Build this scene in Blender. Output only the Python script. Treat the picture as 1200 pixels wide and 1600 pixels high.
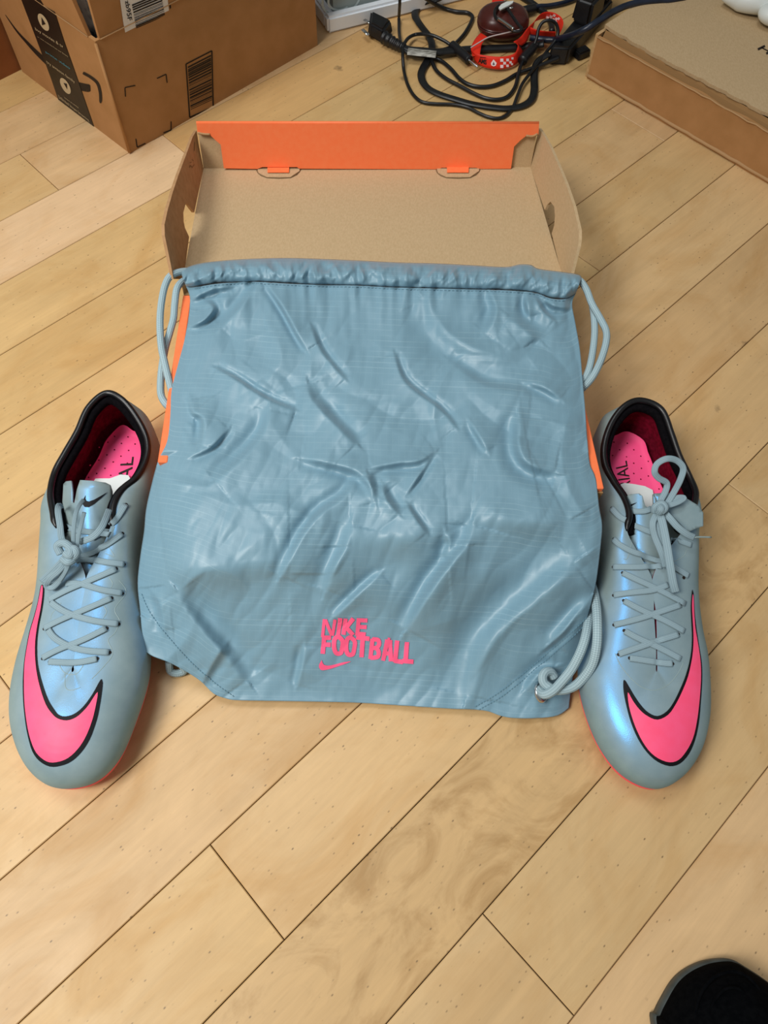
import bpy, bmesh, math, random
from mathutils import Vector, Matrix, geometry, noise
from mathutils.bvhtree import BVHTree
import numpy as np
for _o in list(bpy.data.objects): bpy.data.objects.remove(_o)
random.seed(7)
SC = bpy.context.scene
COL = SC.collection

# ------------------------------------------------------------------ camera
FPX, PITCH, ROLL, CAMH = 1192.06, 1.0818, 0.04045, 0.60
_r0 = Vector((1, 0, 0)); FWD = Vector((0, math.cos(PITCH), -math.sin(PITCH))); _u0 = _r0.cross(FWD)
RGT = math.cos(ROLL)*_r0 + math.sin(ROLL)*_u0
UPV = -math.sin(ROLL)*_r0 + math.cos(ROLL)*_u0
CAM = Vector((0, 0, CAMH))
cd = bpy.data.cameras.new('camera'); cam = bpy.data.objects.new('camera', cd); COL.objects.link(cam)
cd.sensor_fit = 'VERTICAL'; cd.sensor_height = 36.0; cd.lens = FPX/1600*36.0; cd.clip_start = 0.01
m = Matrix((( RGT.x, UPV.x, -FWD.x, 0), (RGT.y, UPV.y, -FWD.y, 0), (RGT.z, UPV.z, -FWD.z, CAMH), (0, 0, 0, 1)))
cam.matrix_world = m
SC.camera = cam

# ------------------------------------------------------------------ light
wd = bpy.data.worlds.new('world'); SC.world = wd; wd.use_nodes = True
bg = wd.node_tree.nodes['Background']; bg.inputs[0].default_value = (1.0, 0.97, 0.93, 1); bg.inputs[1].default_value = 0.30
def area(name, loc, target, size, power, color, sy=None, spread=180):
    l = bpy.data.lights.new(name, 'AREA'); l.energy = power; l.color = color; l.size = size
    if sy: l.shape = 'RECTANGLE'; l.size_y = sy
    o = bpy.data.objects.new(name, l); COL.objects.link(o); o.location = loc
    l.spread = math.radians(spread)
    o.rotation_euler = (Vector(target)-Vector(loc)).to_track_quat('-Z', 'Y').to_euler()
    return o
area('ceiling_lamp', (-1.0, -0.35, 1.75), (-.25, 0.16, 0), 0.65, 9.0, (1, 0.975, 0.92), None, 80)
area('ceiling_lamp_far', (-0.45, 0.72, 2.35), (-0.25, 0.55, 0), 0.8, 4.0, (0.95, 0.98, 1.0), 0.35, 80)
SC.view_settings.view_transform = 'Standard'; SC.view_settings.look = 'None'
SC.view_settings.gamma = 1.0; SC.view_settings.use_curve_mapping = False
SC.view_settings.exposure = -0.32

# ------------------------------------------------------------------ helpers
def ray(px, py):
    d = FWD + RGT*((px-600)/FPX) + UPV*(-(py-800)/FPX)
    return d.normalized()
def W(px, py, h=0.0):                      # point at height h seen at that photograph position
    d = ray(px, py); return CAM + d*((h-CAMH)/d.z)
def WP(px, py, p0, n):                     # point on a plane
    d = ray(px, py); return CAM + d*((Vector(p0)-CAM).dot(n)/d.dot(n))
def s2l(c):
    return tuple(((v/255)/12.92 if v/255 <= 0.04045 else ((v/255+0.055)/1.055)**2.4) for v in c) + (1,)
def mat(name, rgb, rough=0.6, metal=0.0, spec=0.5, coat=0.0):
    m = bpy.data.materials.new(name); m.use_nodes = True
    b = m.node_tree.nodes['Principled BSDF']
    b.inputs['Base Color'].default_value = s2l(rgb); b.inputs['Roughness'].default_value = rough
    b.inputs['Metallic'].default_value = metal; b.inputs['Specular IOR Level'].default_value = spec
    b.inputs['Coat Weight'].default_value = coat
    return m
def N(m, t, **kw):
    n = m.node_tree.nodes.new(t)
    for k, v in kw.items():
        if k.startswith('i_'):
            k = k[2:]; k = int(k) if k.isdigit() else k
            n.inputs[k].default_value = v
        else: setattr(n, k, v)
    return n
def L(m, a, ai, b, bi): m.node_tree.links.new(a.outputs[ai], b.inputs[bi])
def BS(m): return m.node_tree.nodes['Principled BSDF']
def add_noise(m, c1, c2, scale, bump=0.0, dist=0.001, detail=6, stretch=None, lo=0.35, hi=0.65, coord='Object'):
    tc = N(m, 'ShaderNodeTexCoord'); src, si = tc, coord
    if stretch:
        mp = N(m, 'ShaderNodeMapping'); mp.inputs['Scale'].default_value = stretch; L(m, tc, coord, mp, 0); src, si = mp, 0
    nz = N(m, 'ShaderNodeTexNoise', i_Scale=scale, i_Detail=detail); L(m, src, si, nz, 'Vector')
    r = N(m, 'ShaderNodeValToRGB'); r.color_ramp.elements[0].color = s2l(c1); r.color_ramp.elements[1].color = s2l(c2)
    r.color_ramp.elements[0].position = lo; r.color_ramp.elements[1].position = hi
    L(m, nz, 'Fac', r, 0); L(m, r, 0, BS(m), 'Base Color')
    if bump:
        b = N(m, 'ShaderNodeBump', i_Strength=bump, i_Distance=dist); L(m, nz, 'Fac', b, 'Height'); L(m, b, 0, BS(m), 'Normal')
    return nz

def link(name, me, material=None, parent=None, smooth=False):
    o = bpy.data.objects.new(name, me); COL.objects.link(o)
    if material is not None:
        for x in (material if isinstance(material, (list, tuple)) else [material]): me.materials.append(x)
    if smooth: me.polygons.foreach_set('use_smooth', [True]*len(me.polygons))
    if parent is not None:
        o.parent = parent
        o.matrix_parent_inverse = Matrix.Translation(-parent.location) if parent.type == 'EMPTY' else Matrix.Identity(4)
    return o
def mk(name, vs, fs, material=None, parent=None, smooth=False):
    me = bpy.data.meshes.new(name); me.from_pydata([tuple(v) for v in vs], [], fs); me.update()
    return link(name, me, material, parent, smooth)
def mkbm(name, bm, material=None, parent=None, smooth=False):
    bmesh.ops.recalc_face_normals(bm, faces=bm.faces)
    me = bpy.data.meshes.new(name); bm.to_mesh(me); bm.free(); return link(name, me, material, parent, smooth)
def thing(name, loc, label, cat, group=None):
    o = bpy.data.objects.new(name, None); COL.objects.link(o); o.location = loc; o.empty_display_size = 0.02
    o['label'] = label; o['category'] = cat
    if group: o['group'] = group
    bpy.context.view_layer.update()
    return o
def tag(o, label, cat, group=None):
    o['label'] = label; o['category'] = cat
    if group: o['group'] = group
    return o
def prism(bm, pts, ext):                   # polygon pts (world) extruded by vector ext, added to bm
    a = [bm.verts.new(p) for p in pts]; b = [bm.verts.new(Vector(p)+Vector(ext)) for p in pts]
    n = len(pts)
    bm.faces.new(a); bm.faces.new(b[::-1])
    for i in range(n): bm.faces.new((a[i], b[i], b[(i+1) % n], a[(i+1) % n]))
def panel(name, pts, ext, material, parent=None, bevel=0.0):
    bm = bmesh.new(); prism(bm, pts, ext)
    if bevel: bmesh.ops.bevel(bm, geom=bm.edges[:], offset=bevel, segments=2, affect='EDGES')
    return mkbm(name, bm, material, parent)
def box8(name, c, mats, parent=None, bevel=0.0, seg=2, smooth=False):      # c: 8 corners bottom ring then top ring
    bm = bmesh.new(); v = [bm.verts.new(p) for p in c]
    for f in ((3, 2, 1, 0), (4, 5, 6, 7), (0, 1, 5, 4), (1, 2, 6, 5), (2, 3, 7, 6), (3, 0, 4, 7)): bm.faces.new([v[i] for i in f])
    if bevel: bmesh.ops.bevel(bm, geom=bm.edges[:], offset=bevel, segments=seg, affect='EDGES')
    return mkbm(name, bm, mats, parent, smooth)
def cr(pts, n, closed=False):              # Catmull-Rom resample of tuples of any length
    P = [np.array(p, float) for p in pts]; out = []
    m = len(P); segs = m if closed else m-1
    for i in range(segs):
        if closed: a, b, c, d = P[(i-1) % m], P[i], P[(i+1) % m], P[(i+2) % m]
        else: a, b, c, d = P[max(i-1, 0)], P[i], P[i+1], P[min(i+2, m-1)]
        for k in range(n):
            t = k/n; out.append(0.5*((2*b)+(-a+c)*t+(2*a-5*b+4*c-d)*t*t+(-a+3*b-3*c+d)*t**3))
    if not closed: out.append(P[-1])
    return out
def tube_mesh(pts, r, sides=10, flat=1.0, nrm=None, cap=True, rfun=None):
    pts = [Vector(p) for p in pts]; n = len(pts); vs = []; fs = []
    up = Vector((0, 0, 1)) if nrm is None else None
    prev = None
    for i, p in enumerate(pts):
        t = (pts[min(i+1, n-1)]-pts[max(i-1, 0)])
        t = t.normalized() if t.length > 1e-9 else Vector((1, 0, 0))
        u = nrm[i].copy() if nrm is not None else (prev if prev is not None else up)
        u = u - t*u.dot(t)
        if u.length < 1e-4: u = Vector((1, 0, 0)) - t*t.x
        u.normalize(); prev = u if nrm is None else None
        s = t.cross(u); rr = r*(rfun(i/(n-1)) if rfun else 1)
        for k in range(sides):
            a = 2*math.pi*k/sides; ca, sa = math.cos(a), math.sin(a)
            if flat < .3: ca, sa = math.copysign(abs(ca)**.75, ca), math.copysign(abs(sa)**.4, sa)
            vs.append(p + s*ca*rr + u*sa*rr*flat)
    for i in range(n-1):
        for k in range(sides):
            k2 = (k+1) % sides; fs.append((i*sides+k, i*sides+k2, (i+1)*sides+k2, (i+1)*sides+k))
    if cap: fs.append(tuple(range(sides))[::-1]); fs.append(tuple((n-1)*sides+k for k in range(sides)))
    return vs, fs
def tube(name, pts, r, material, parent=None, sides=10, flat=1.0, nrm=None, n=8, closed=False, rfun=None):
    P = cr(pts, n, closed) if n > 1 else pts
    if closed: P = list(P)+[P[0]]
    vs, fs = tube_mesh(P, r, sides, flat, nrm, not closed, rfun)
    return mk(name, vs, fs, material, parent, True)
def rope_uv(o, sides, length, circ):
    me = o.data; uv = me.uv_layers.new(name='UVMap'); rings = len(me.vertices)//sides
    for p in me.polygons:
        if len(p.vertices) != 4: continue
        ks = [v % sides for v in p.vertices]
        for li, v in zip(p.loop_indices, p.vertices):
            k = v % sides; kk = k if not (max(ks) == sides-1 and min(ks) == 0 and k == 0) else sides
            uv.data[li].uv = ((v//sides)/(rings-1)*length, kk/sides*circ)
def clip_grid(poly, step):                 # 2D polygon -> fine triangulated 2D mesh (verts, faces)
    bm = bmesh.new(); vv = [bm.verts.new((p[0], p[1], 0)) for p in poly]
    tr = geometry.tessellate_polygon([[Vector((p[0], p[1], 0)) for p in poly]])
    for t in tr:
        try: bm.faces.new([vv[i] for i in t])
        except ValueError: pass
    xs = [p[0] for p in poly]; ys = [p[1] for p in poly]
    for ax, lo, hi in ((0, min(xs), max(xs)), (1, min(ys), max(ys))):
        k = lo+step*0.5
        while k < hi:
            co = [0, 0, 0]; no = [0, 0, 0]; co[ax] = k; no[ax] = 1
            bmesh.ops.bisect_plane(bm, geom=bm.verts[:]+bm.edges[:]+bm.faces[:], dist=1e-6, plane_co=co, plane_no=no); k += step
    bm.verts.index_update()
    vs = [(v.co.x, v.co.y) for v in bm.verts]; fs = [[v.index for v in f.verts] for f in bm.faces]; bm.free()
    return vs, fs
def fixup(vs, fs):                         # make faces look towards the camera
    out = []
    for f in fs:
        a, b, c = vs[f[0]], vs[f[1]], vs[f[2]]
        n = (b-a).cross(c-a)
        out.append(list(f) if n.dot(CAM-a) > 0 else list(f)[::-1])
    return out
def decal(name, poly, bvh, off, material, parent, step=5, zfall=None):
    v2, fs = clip_grid(poly, step); vs = []
    for (x, y) in v2:
        d = ray(x, y); hit = bvh.ray_cast(CAM, d)
        if hit[0] is None:
            hit = bvh.find_nearest(W(x, y, zfall if zfall is not None else 0.03))
        n = hit[1] if hit[1].dot(CAM-hit[0]) > 0 else -hit[1]
        vs.append(hit[0]+n*off)
    return mk(name, vs, fixup(vs, fs), material, parent, True)
def on_surf(bvh, x, y, off, fallback=0.05):
    hit = bvh.ray_cast(CAM, ray(x, y))
    if hit[0] is None:
        p = W(x, y, fallback); return p, (CAM-p).normalized()
    n = hit[1] if hit[1].dot(CAM-hit[0]) > 0 else -hit[1]
    return hit[0]+n*off, n
def text2d(s, size=1.0, bold=0.0, sx=1.0, space=1.0):      # lettering outline as a 2D mesh
    c = bpy.data.curves.new('t', 'FONT'); c.body = s; c.size = size; c.offset = bold; c.space_character = space; c.resolution_u = 3
    o = bpy.data.objects.new('t', c); COL.objects.link(o); bpy.context.view_layer.update()
    me = bpy.data.meshes.new_from_object(o.evaluated_get(bpy.context.evaluated_depsgraph_get()))
    vs = [(v.co.x*sx, v.co.y) for v in me.vertices]; fs = [list(p.vertices) for p in me.polygons]
    bpy.data.objects.remove(o); bpy.data.curves.remove(c); bpy.data.meshes.remove(me)
    x0 = min(v[0] for v in vs); y0 = min(v[1] for v in vs); x1 = max(v[0] for v in vs); y1 = max(v[1] for v in vs)
    return [((x-x0)/(x1-x0), (y-y0)/(y1-y0)) for x, y in vs], fs
def quadmap(q, u, v):                      # q: bl, br, tr, tl
    a = Vector(q[0])*(1-u)+Vector(q[1])*u; b = Vector(q[3])*(1-u)+Vector(q[2])*u
    return a*(1-v)+b*v

# ------------------------------------------------------------------ materials
M = {}
# maple planks: tone from the object's own colour, grain along the plank
mp_ = mat('maple', (205, 172, 122), 0.42, spec=0.35)
def build_maple(m, fig=False):
    tc = N(m, 'ShaderNodeTexCoord'); oi = N(m, 'ShaderNodeObjectInfo')
    sc = N(m, 'ShaderNodeVectorMath', operation='SCALE'); sc.inputs['Scale'].default_value = 7.3
    cmb = N(m, 'ShaderNodeCombineXYZ'); L(m, oi, 'Random', cmb, 0); L(m, oi, 'Random', cmb, 1); L(m, oi, 'Random', cmb, 2)
    L(m, cmb, 0, sc, 0)
    ad = N(m, 'ShaderNodeVectorMath', operation='ADD'); L(m, tc, 'Object', ad, 0); L(m, sc, 0, ad, 1)
    mp = N(m, 'ShaderNodeMapping'); mp.inputs['Scale'].default_value = (3.2, 26, 1); L(m, ad, 0, mp, 0)
    n1 = N(m, 'ShaderNodeTexNoise', i_Scale=1.6, i_Detail=8, i_Roughness=0.62, i_Distortion=0.8); L(m, mp, 0, n1, 'Vector')
    mp2 = N(m, 'ShaderNodeMapping'); mp2.inputs['Scale'].default_value = (9, 15, 1); L(m, ad, 0, mp2, 0)
    n2 = N(m, 'ShaderNodeTexNoise', i_Scale=0.9 if not fig else 1.3, i_Detail=5, i_Roughness=0.6, i_Distortion=1.2 if not fig else 2.6); L(m, mp2, 0, n2, 'Vector')
    mp3 = N(m, 'ShaderNodeMapping'); mp3.inputs['Scale'].default_value = (16, 260, 1); L(m, ad, 0, mp3, 0)
    n3 = N(m, 'ShaderNodeTexNoise', i_Scale=1.0, i_Detail=4, i_Roughness=0.7); L(m, mp3, 0, n3, 'Vector')
    def ramp(src, lo, hi, v0, v1):
        r = N(m, 'ShaderNodeMapRange', i_1=lo, i_2=hi, i_3=v0, i_4=v1); L(m, src, 'Fac', r, 0); return r
    r1 = ramp(n1, 0.3, 0.7, 0.92, 1.05); r2 = ramp(n2, 0.3, 0.72, 1.06, 0.91) if not fig else ramp(n2, 0.44, 0.68, 1.05, 0.80); r3 = ramp(n3, 0.3, 0.7, 0.95, 1.04)
    a = N(m, 'ShaderNodeMath', operation='MULTIPLY'); L(m, r1, 0, a, 0); L(m, r2, 0, a, 1)
    b = N(m, 'ShaderNodeMath', operation='MULTIPLY'); L(m, a, 0, b, 0); L(m, r3, 0, b, 1)
    # warm blotches
    wm = N(m, 'ShaderNodeMix', data_type='RGBA', blend_type='MIX'); wm.inputs['A'].default_value = (1, 1, 1, 1); wm.inputs['B'].default_value = (0.97, 0.86, 0.70, 1)
    r4 = ramp(n2, 0.48, 0.72, 0.0, 0.75); L(m, r4, 0, wm, 'Factor')
    mul = N(m, 'ShaderNodeMix', data_type='RGBA', blend_type='MULTIPLY'); mul.inputs['Factor'].default_value = 1
    L(m, oi, 'Color', mul, 'A'); L(m, wm, 'Result', mul, 'B')
    vm = N(m, 'ShaderNodeVectorMath', operation='SCALE'); L(m, mul, 'Result', vm, 0); L(m, b, 0, vm, 'Scale')
    # small dark flecks
    v1 = N(m, 'ShaderNodeTexVoronoi', i_Scale=210.0); mpv = N(m, 'ShaderNodeMapping'); mpv.inputs['Scale'].default_value = (0.7, 1.3, 1)
    L(m, ad, 0, mpv, 0); L(m, mpv, 0, v1, 'Vector')
    lt = N(m, 'ShaderNodeMapRange', i_1=0.05, i_2=0.2, i_3=1.0, i_4=0.0); L(m, v1, 'Distance', lt, 0)
    sep = N(m, 'ShaderNodeSeparateColor'); L(m, v1, 'Color', sep, 0)
    gt = N(m, 'ShaderNodeMapRange', i_1=0.62, i_2=0.97, i_3=0.0, i_4=0.8); L(m, sep, 0, gt, 0)
    fm = N(m, 'ShaderNodeMath', operation='MULTIPLY'); L(m, lt, 0, fm, 0); L(m, gt, 0, fm, 1)
    # a few larger grey scuffs
    v2 = N(m, 'ShaderNodeTexVoronoi', i_Scale=9.0); L(m, ad, 0, v2, 'Vector')
    dn = N(m, 'ShaderNodeTexNoise', i_Scale=120.0, i_Detail=3); L(m, ad, 0, dn, 'Vector')
    dd = N(m, 'ShaderNodeMath', operation='MULTIPLY_ADD', i_1=0.12); L(m, dn, 'Fac', dd, 0); L(m, v2, 'Distance', dd, 2)
    l2 = N(m, 'ShaderNodeMapRange', i_1=0.085, i_2=0.12, i_3=0.55, i_4=0.0); L(m, dd, 0, l2, 0)
    s2 = N(m, 'ShaderNodeSeparateColor'); L(m, v2, 'Color', s2, 0)
    g2 = N(m, 'ShaderNodeMath', operation='GREATER_THAN', i_1=0.6); L(m, s2, 1, g2, 0)
    f2 = N(m, 'ShaderNodeMath', operation='MULTIPLY'); L(m, l2, 0, f2, 0); L(m, g2, 0, f2, 1)
    mx = N(m, 'ShaderNodeMath', operation='MAXIMUM'); L(m, fm, 0, mx, 0); L(m, f2, 0, mx, 1)
    fl = N(m, 'ShaderNodeMix', data_type='RGBA'); fl.inputs['B'].default_value = s2l((84, 66, 48))
    L(m, mx, 0, fl, 'Factor'); L(m, vm, 0, fl, 'A'); L(m, fl, 'Result', BS(m), 'Base Color')
    rr = N(m, 'ShaderNodeMapRange', i_1=0.3, i_2=0.7, i_3=0.36, i_4=0.52); L(m, n2, 'Fac', rr, 0); L(m, rr, 0, BS(m), 'Roughness')
    bp = N(m, 'ShaderNodeBump', i_Strength=0.12, i_Distance=0.0006); L(m, n3, 'Fac', bp, 'Height'); L(m, bp, 0, BS(m), 'Normal')
build_maple(mp_); M['maple'] = mp_
M['maple_figured'] = mat('maple_figured', (205, 172, 122), 0.42, spec=0.35); build_maple(M['maple_figured'], True)
M['gap'] = mat('plank_gap_grime', (70, 50, 32), 0.9, spec=0.1)
M['kraft'] = mat('kraft_cardboard', (205, 170, 122), 0.85, spec=0.15)
add_noise(M['kraft'], (184, 149, 104), (202, 168, 122), 60, 0.15, 0.0004, stretch=(1, 1, 4), lo=.3, hi=.7)
M['kraft_lid'] = mat('kraft_cardboard_pale', (200, 170, 126), 0.82, spec=0.15)
_n = add_noise(M['kraft_lid'], (186, 160, 122), (197, 171, 134), 700, 0.1, 0.0002, stretch=(1, .35, 1), lo=.3, hi=.7)
M['kraft_dark'] = mat('brown_cardboard', (160, 112, 66), 0.8, spec=0.2)
add_noise(M['kraft_dark'], (168, 124, 78), (180, 134, 88), 40, 0.12, 0.0004, lo=.3, hi=.7)
M['kraft_edge'] = mat('cardboard_edge', (150, 115, 75), 0.9, spec=0.1)
M['torn'] = mat('torn_paper', (178, 142, 102), 0.9, spec=0.1)
M['orange'] = mat('orange_print', (250, 96, 48), 0.55, spec=0.4)
add_noise(M['orange'], (255, 124, 72), (255, 130, 78), 200, 0.05, 0.0002)
M['ink'] = mat('black_ink', (32, 24, 20), 0.6, spec=0.3)
M['tape'] = mat('black_tape', (34, 26, 22), 0.45, spec=0.4); add_noise(M['tape'], (20, 15, 13), (32, 24, 20), 30, 0.05, .0003)
M['tape_text'] = mat('tape_lettering', (196, 176, 140), 0.6)
M['tape_blue'] = mat('tape_blue_lettering', (70, 150, 170), 0.6)
M['sticker'] = mat('white_sticker', (226, 228, 228), 0.45)
M['rubber'] = mat('black_cable_rubber', (18, 20, 22), 0.38, spec=0.5)
add_noise(M['rubber'], (15, 17, 19), (24, 26, 29), 90, 0.05, .0003)
M['plastic_black'] = mat('black_plastic', (16, 17, 20), 0.42, spec=0.5)
add_noise(M['plastic_black'], (13, 14, 17), (22, 23, 27), 120, 0.08, .0003)
M['steel'] = mat('steel', (200, 205, 208), 0.22, metal=1.0)
M['white_plastic'] = mat('white_plastic', (226, 232, 230), 0.4)
M['bboard'] = mat('white_painted_baseboard', (236, 243, 250), 0.5); add_noise(M['bboard'], (234, 241, 249), (243, 249, 254), 12, .03, .001)
M['shoeblack'] = mat('black_piping', (14, 15, 18), 0.33, spec=0.5); add_noise(M['shoeblack'], (11, 12, 14), (19, 20, 23), 150, 0.1, .0003)
M['padding'] = mat('black_padding_cloth', (13, 12, 15), .95, spec=.05); add_noise(M['padding'], (10, 9, 12), (17, 15, 18), 400, .2, .0005)
M['lining'] = mat('dark_red_lining', (120, 12, 38), 0.9, spec=0.1); add_noise(M['lining'], (96, 6, 28), (126, 14, 42), 300, 0.3, .0006)
M['insole'] = mat('pink_insole', (255, 84, 142), 0.6, spec=0.3)
M['pinksole'] = mat('pink_sole_plate', (255, 84, 96), 0.35, spec=0.5)
M['pinkprint'] = mat('pink_print', (255, 96, 140), 0.5, spec=0.4)
add_noise(M['pinkprint'], (255, 84, 128), (255, 90, 136), 100, 0.05, .0002)
M['bagprint'] = mat('pink_bag_print', (255, 96, 140), 0.5, spec=0.3)
M['logoblack'] = mat('black_logo_print', (14, 14, 20), 0.6, spec=.2)
M['red'] = mat('red_ribbon', (232, 48, 26), 0.55, spec=0.3)
M['maroon'] = mat('maroon_gloss', (88, 30, 26), 0.3, spec=0.4); add_noise(M['maroon'], (72, 30, 26), (84, 38, 32), 25)

# ------------------------------------------------------------------ floor of maple planks
A_, C_, PW = 0.7958850225, -1.2922974920, 0.13814636489593562*CAMH
PD = Vector((math.cos(A_), math.sin(A_), 0)); PN = Vector((math.sin(A_), -math.cos(A_), 0)); C0 = C_*CAMH
fl = mk('floor', [(-1.6, -1.2, -0.02), (1.9, -1.2, -0.02), (1.9, 2.6, -0.02), (-1.6, 2.6, -0.02),
                  (-1.6, -1.2, -0.004), (1.9, -1.2, -0.004), (1.9, 2.6, -0.004), (-1.6, 2.6, -0.004)],
        [(3, 2, 1, 0), (4, 5, 6, 7), (0, 1, 5, 4), (1, 2, 6, 5), (2, 3, 7, 6), (3, 0, 4, 7)], M['gap'])
fl['kind'] = 'structure'; fl['label'] = 'pale maple plank floor laid diagonally'
joints = {8: [-0.0505], -1: [0.2434], 4: [0.829], 0: [0.387], 5: [0.6016, -0.0958], 9: [0.480], 10: [0.060],
          1: [-.35, 1.1], 2: [1.25, -.5], 3: [-.42, 1.05], 6: [1.35, -.62], 7: [-.55, 1.3], 11: [-.5, .75], 12: [-.1], -2: [.62], -3: [.1, .95], -4: [.45], -5:[.8], 13: [-.3]}
tones = {(0, 0): (226, 192, 150), (0, 1): (212, 172, 116), (5, 2): (206, 172, 122), (5, 1): (214, 180, 126), (10, 1): (204, 172, 124), (10, 0): (206, 174, 127), (9, 1): (204, 172, 124), (9, 0): (200, 166, 117)}
rnd = random.Random(11)
GAPW = 0.0007
for row in range(-13, 18):
    js = sorted(joints.get(row, [rnd.uniform(-.4, .9)]))
    us = [js[0]-2.1, js[0]-1.05] + js + [js[-1]+1.05, js[-1]+2.0]
    for i in range(len(us)-1):
        u0, u1 = us[i]+GAPW/2, us[i+1]-GAPW/2
        v0, v1 = C0+row*PW+GAPW/2, C0+(row+1)*PW-GAPW/2
        uc, vc = (u0+u1)/2, (v0+v1)/2; hx, hy = (u1-u0)/2, (v1-v0)/2; b = 0.0006
        vs = [(-hx, -hy, -.012), (hx, -hy, -.012), (hx, hy, -.012), (-hx, hy, -.012),
              (-hx, -hy, -b), (hx, -hy, -b), (hx, hy, -b), (-hx, hy, -b),
              (-hx+b, -hy+b, 0), (hx-b, -hy+b, 0), (hx-b, hy-b, 0), (-hx+b, hy-b, 0)]
        fs = [(0, 1, 5, 4), (1, 2, 6, 5), (2, 3, 7, 6), (3, 0, 4, 7), (4, 5, 9, 8), (5, 6, 10, 9), (6, 7, 11, 10), (7, 4, 8, 11), (8, 9, 10, 11)]
        o = mk('plank', vs, fs, M['maple_figured'] if (row, i) in ((9, 1),) else M['maple'], fl)
        ctr = PD*uc + PN*vc
        o.matrix_local = Matrix.Translation(ctr) @ Matrix((( PD.x, -PN.x, 0, 0), (PD.y, -PN.y, 0, 0), (0, 0, 1, 0), (0, 0, 0, 1)))
        t = tones.get((row, i-1))
        if t is None:
            g = rnd.uniform(-9, 8); t = (207+g, 172+g*1.1, 122+g*1.2+rnd.uniform(-5, 5))
        o.color = s2l(t)

# ------------------------------------------------------------------ wall and baseboard
wA = W(513, 54, 0); wB = W(650, 20, 0); wd_ = (wB-wA).normalized(); wn = Vector((wd_.y, -wd_.x, 0))   # wn faces the room
if wn.dot(CAM-wA) < 0: wn = -wn
BT, BH = 0.014, 0.072
def wallbox(name, a, b, thick, z0, z1, m, bevel=0.0, back=None):
    bk = back
    return box8(name, [a+Vector((0, 0, z0)), b+Vector((0, 0, z0)), b+bk+Vector((0, 0, z0)), a+bk+Vector((0, 0, z0)),
                       a+Vector((0, 0, z1)), b+Vector((0, 0, z1)), b+bk+Vector((0, 0, z1)), a+bk+Vector((0, 0, z1))], m, None, bevel)
mw = mat('grey_wall_paint', (150, 162, 160), 0.6)
add_noise(mw, (140, 153, 152), (160, 172, 170), 14, 0.2, .002)
# board height measured at the corner
def height_at(base, px, py, n=None):
    best = min((abs((W(px, py, h/1000)-base).xy.length), h/1000) for h in range(0, 300)); return best[1]
bh = 0.021
bb = wallbox('baseboard_back', wA, wA+wd_*1.6, BT, 0, bh, M['bboard'], .003, -wn*BT); bb['kind'] = 'structure'
bb2 = wallbox('baseboard_side', wA+wd_*0.0005-wn*0.0125, wA+wd_*0.0005-wn*.9, BT, 0, bh, M['bboard'], .003, wd_*BT); bb2['kind'] = 'structure'
wl = wallbox('wall_back', wA+wd_*BT-wn*BT, wA+wd_*1.6-wn*BT, .1, 0, 2.2, mw, 0, -wn*.9); wl['kind'] = 'structure'
# pale swirl rings on the wall paint
ringc = WP(533, -2, wA-wn*BT, wn)
bm = bmesh.new()
for rr_, ph in ((0.012, 0), (0.018, 1.5)):
    for k in range(26):
        a0 = ph+k*0.2; a1 = a0+0.2
        q = []
        for (aa, r_) in ((a0, rr_), (a1, rr_), (a1, rr_+.0022), (a0, rr_+.0022)):
            q.append(bm.verts.new(ringc + wd_*math.cos(aa)*r_*1.4 + Vector((0, 0, math.sin(aa)*r_)) + wn*.0006))
        bm.faces.new(q)
mr = mat('pale_swirl_print', (190, 204, 204), 0.6)
mkbm('swirl_pattern', bm, mr, wl)

# ------------------------------------------------------------------ tall brown parcel box on the left
bc0 = W(203, 240); bcL = W(35, 112); bcR = W(503, 75)
dL = (bcL-bc0); lenL = dL.length; dL.normalize(); dR = Vector((-dL.y, dL.x, 0)); dR = dR if dR.dot(bcR-bc0) > 0 else -dR
lenR = (bcR-bc0).length; Hb = 0.130; T = 0.004; Zv = Vector((0, 0, 1))
pb = thing('parcel_box', bc0, 'open tall brown parcel box with black tape and a barcode sticker', 'box')
nL = -dR; nR = -dL     # outward normals of left face (spanned by dL) and right face (spanned by dR)
def P_(o, a, b, z): return o + dL*a + dR*b + Zv*z
O = bc0
panel('side_panel', [P_(O, 0, 0, 0), P_(O, lenL, 0, 0), P_(O, lenL, 0, Hb), P_(O, 0, 0, Hb)], dR*T, M['kraft_dark'], pb)
panel('side_panel', [P_(O, 0, T, 0), P_(O, 0, lenR, 0), P_(O, 0, lenR, Hb), P_(O, 0, T, Hb)], dL*T, M['kraft_dark'], pb)
panel('side_panel', [P_(O, lenL, T, 0), P_(O, lenL, lenR, 0), P_(O, lenL, lenR, Hb), P_(O, lenL, T, Hb)], -dL*T, M['kraft_dark'], pb)
panel('side_panel', [P_(O, T, lenR, 0), P_(O, lenL-T, lenR, 0), P_(O, lenL-T, lenR, Hb), P_(O, T, lenR, Hb)], -dR*T, M['kraft_dark'], pb)
panel('bottom_panel', [P_(O, T, T, 0.001), P_(O, lenL-T, T, 0.001), P_(O, lenL-T, lenR-T, 0.001), P_(O, T, lenR-T, 0.001)], Zv*.003, M['kraft_dark'], pb)
lean = 0.04
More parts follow.
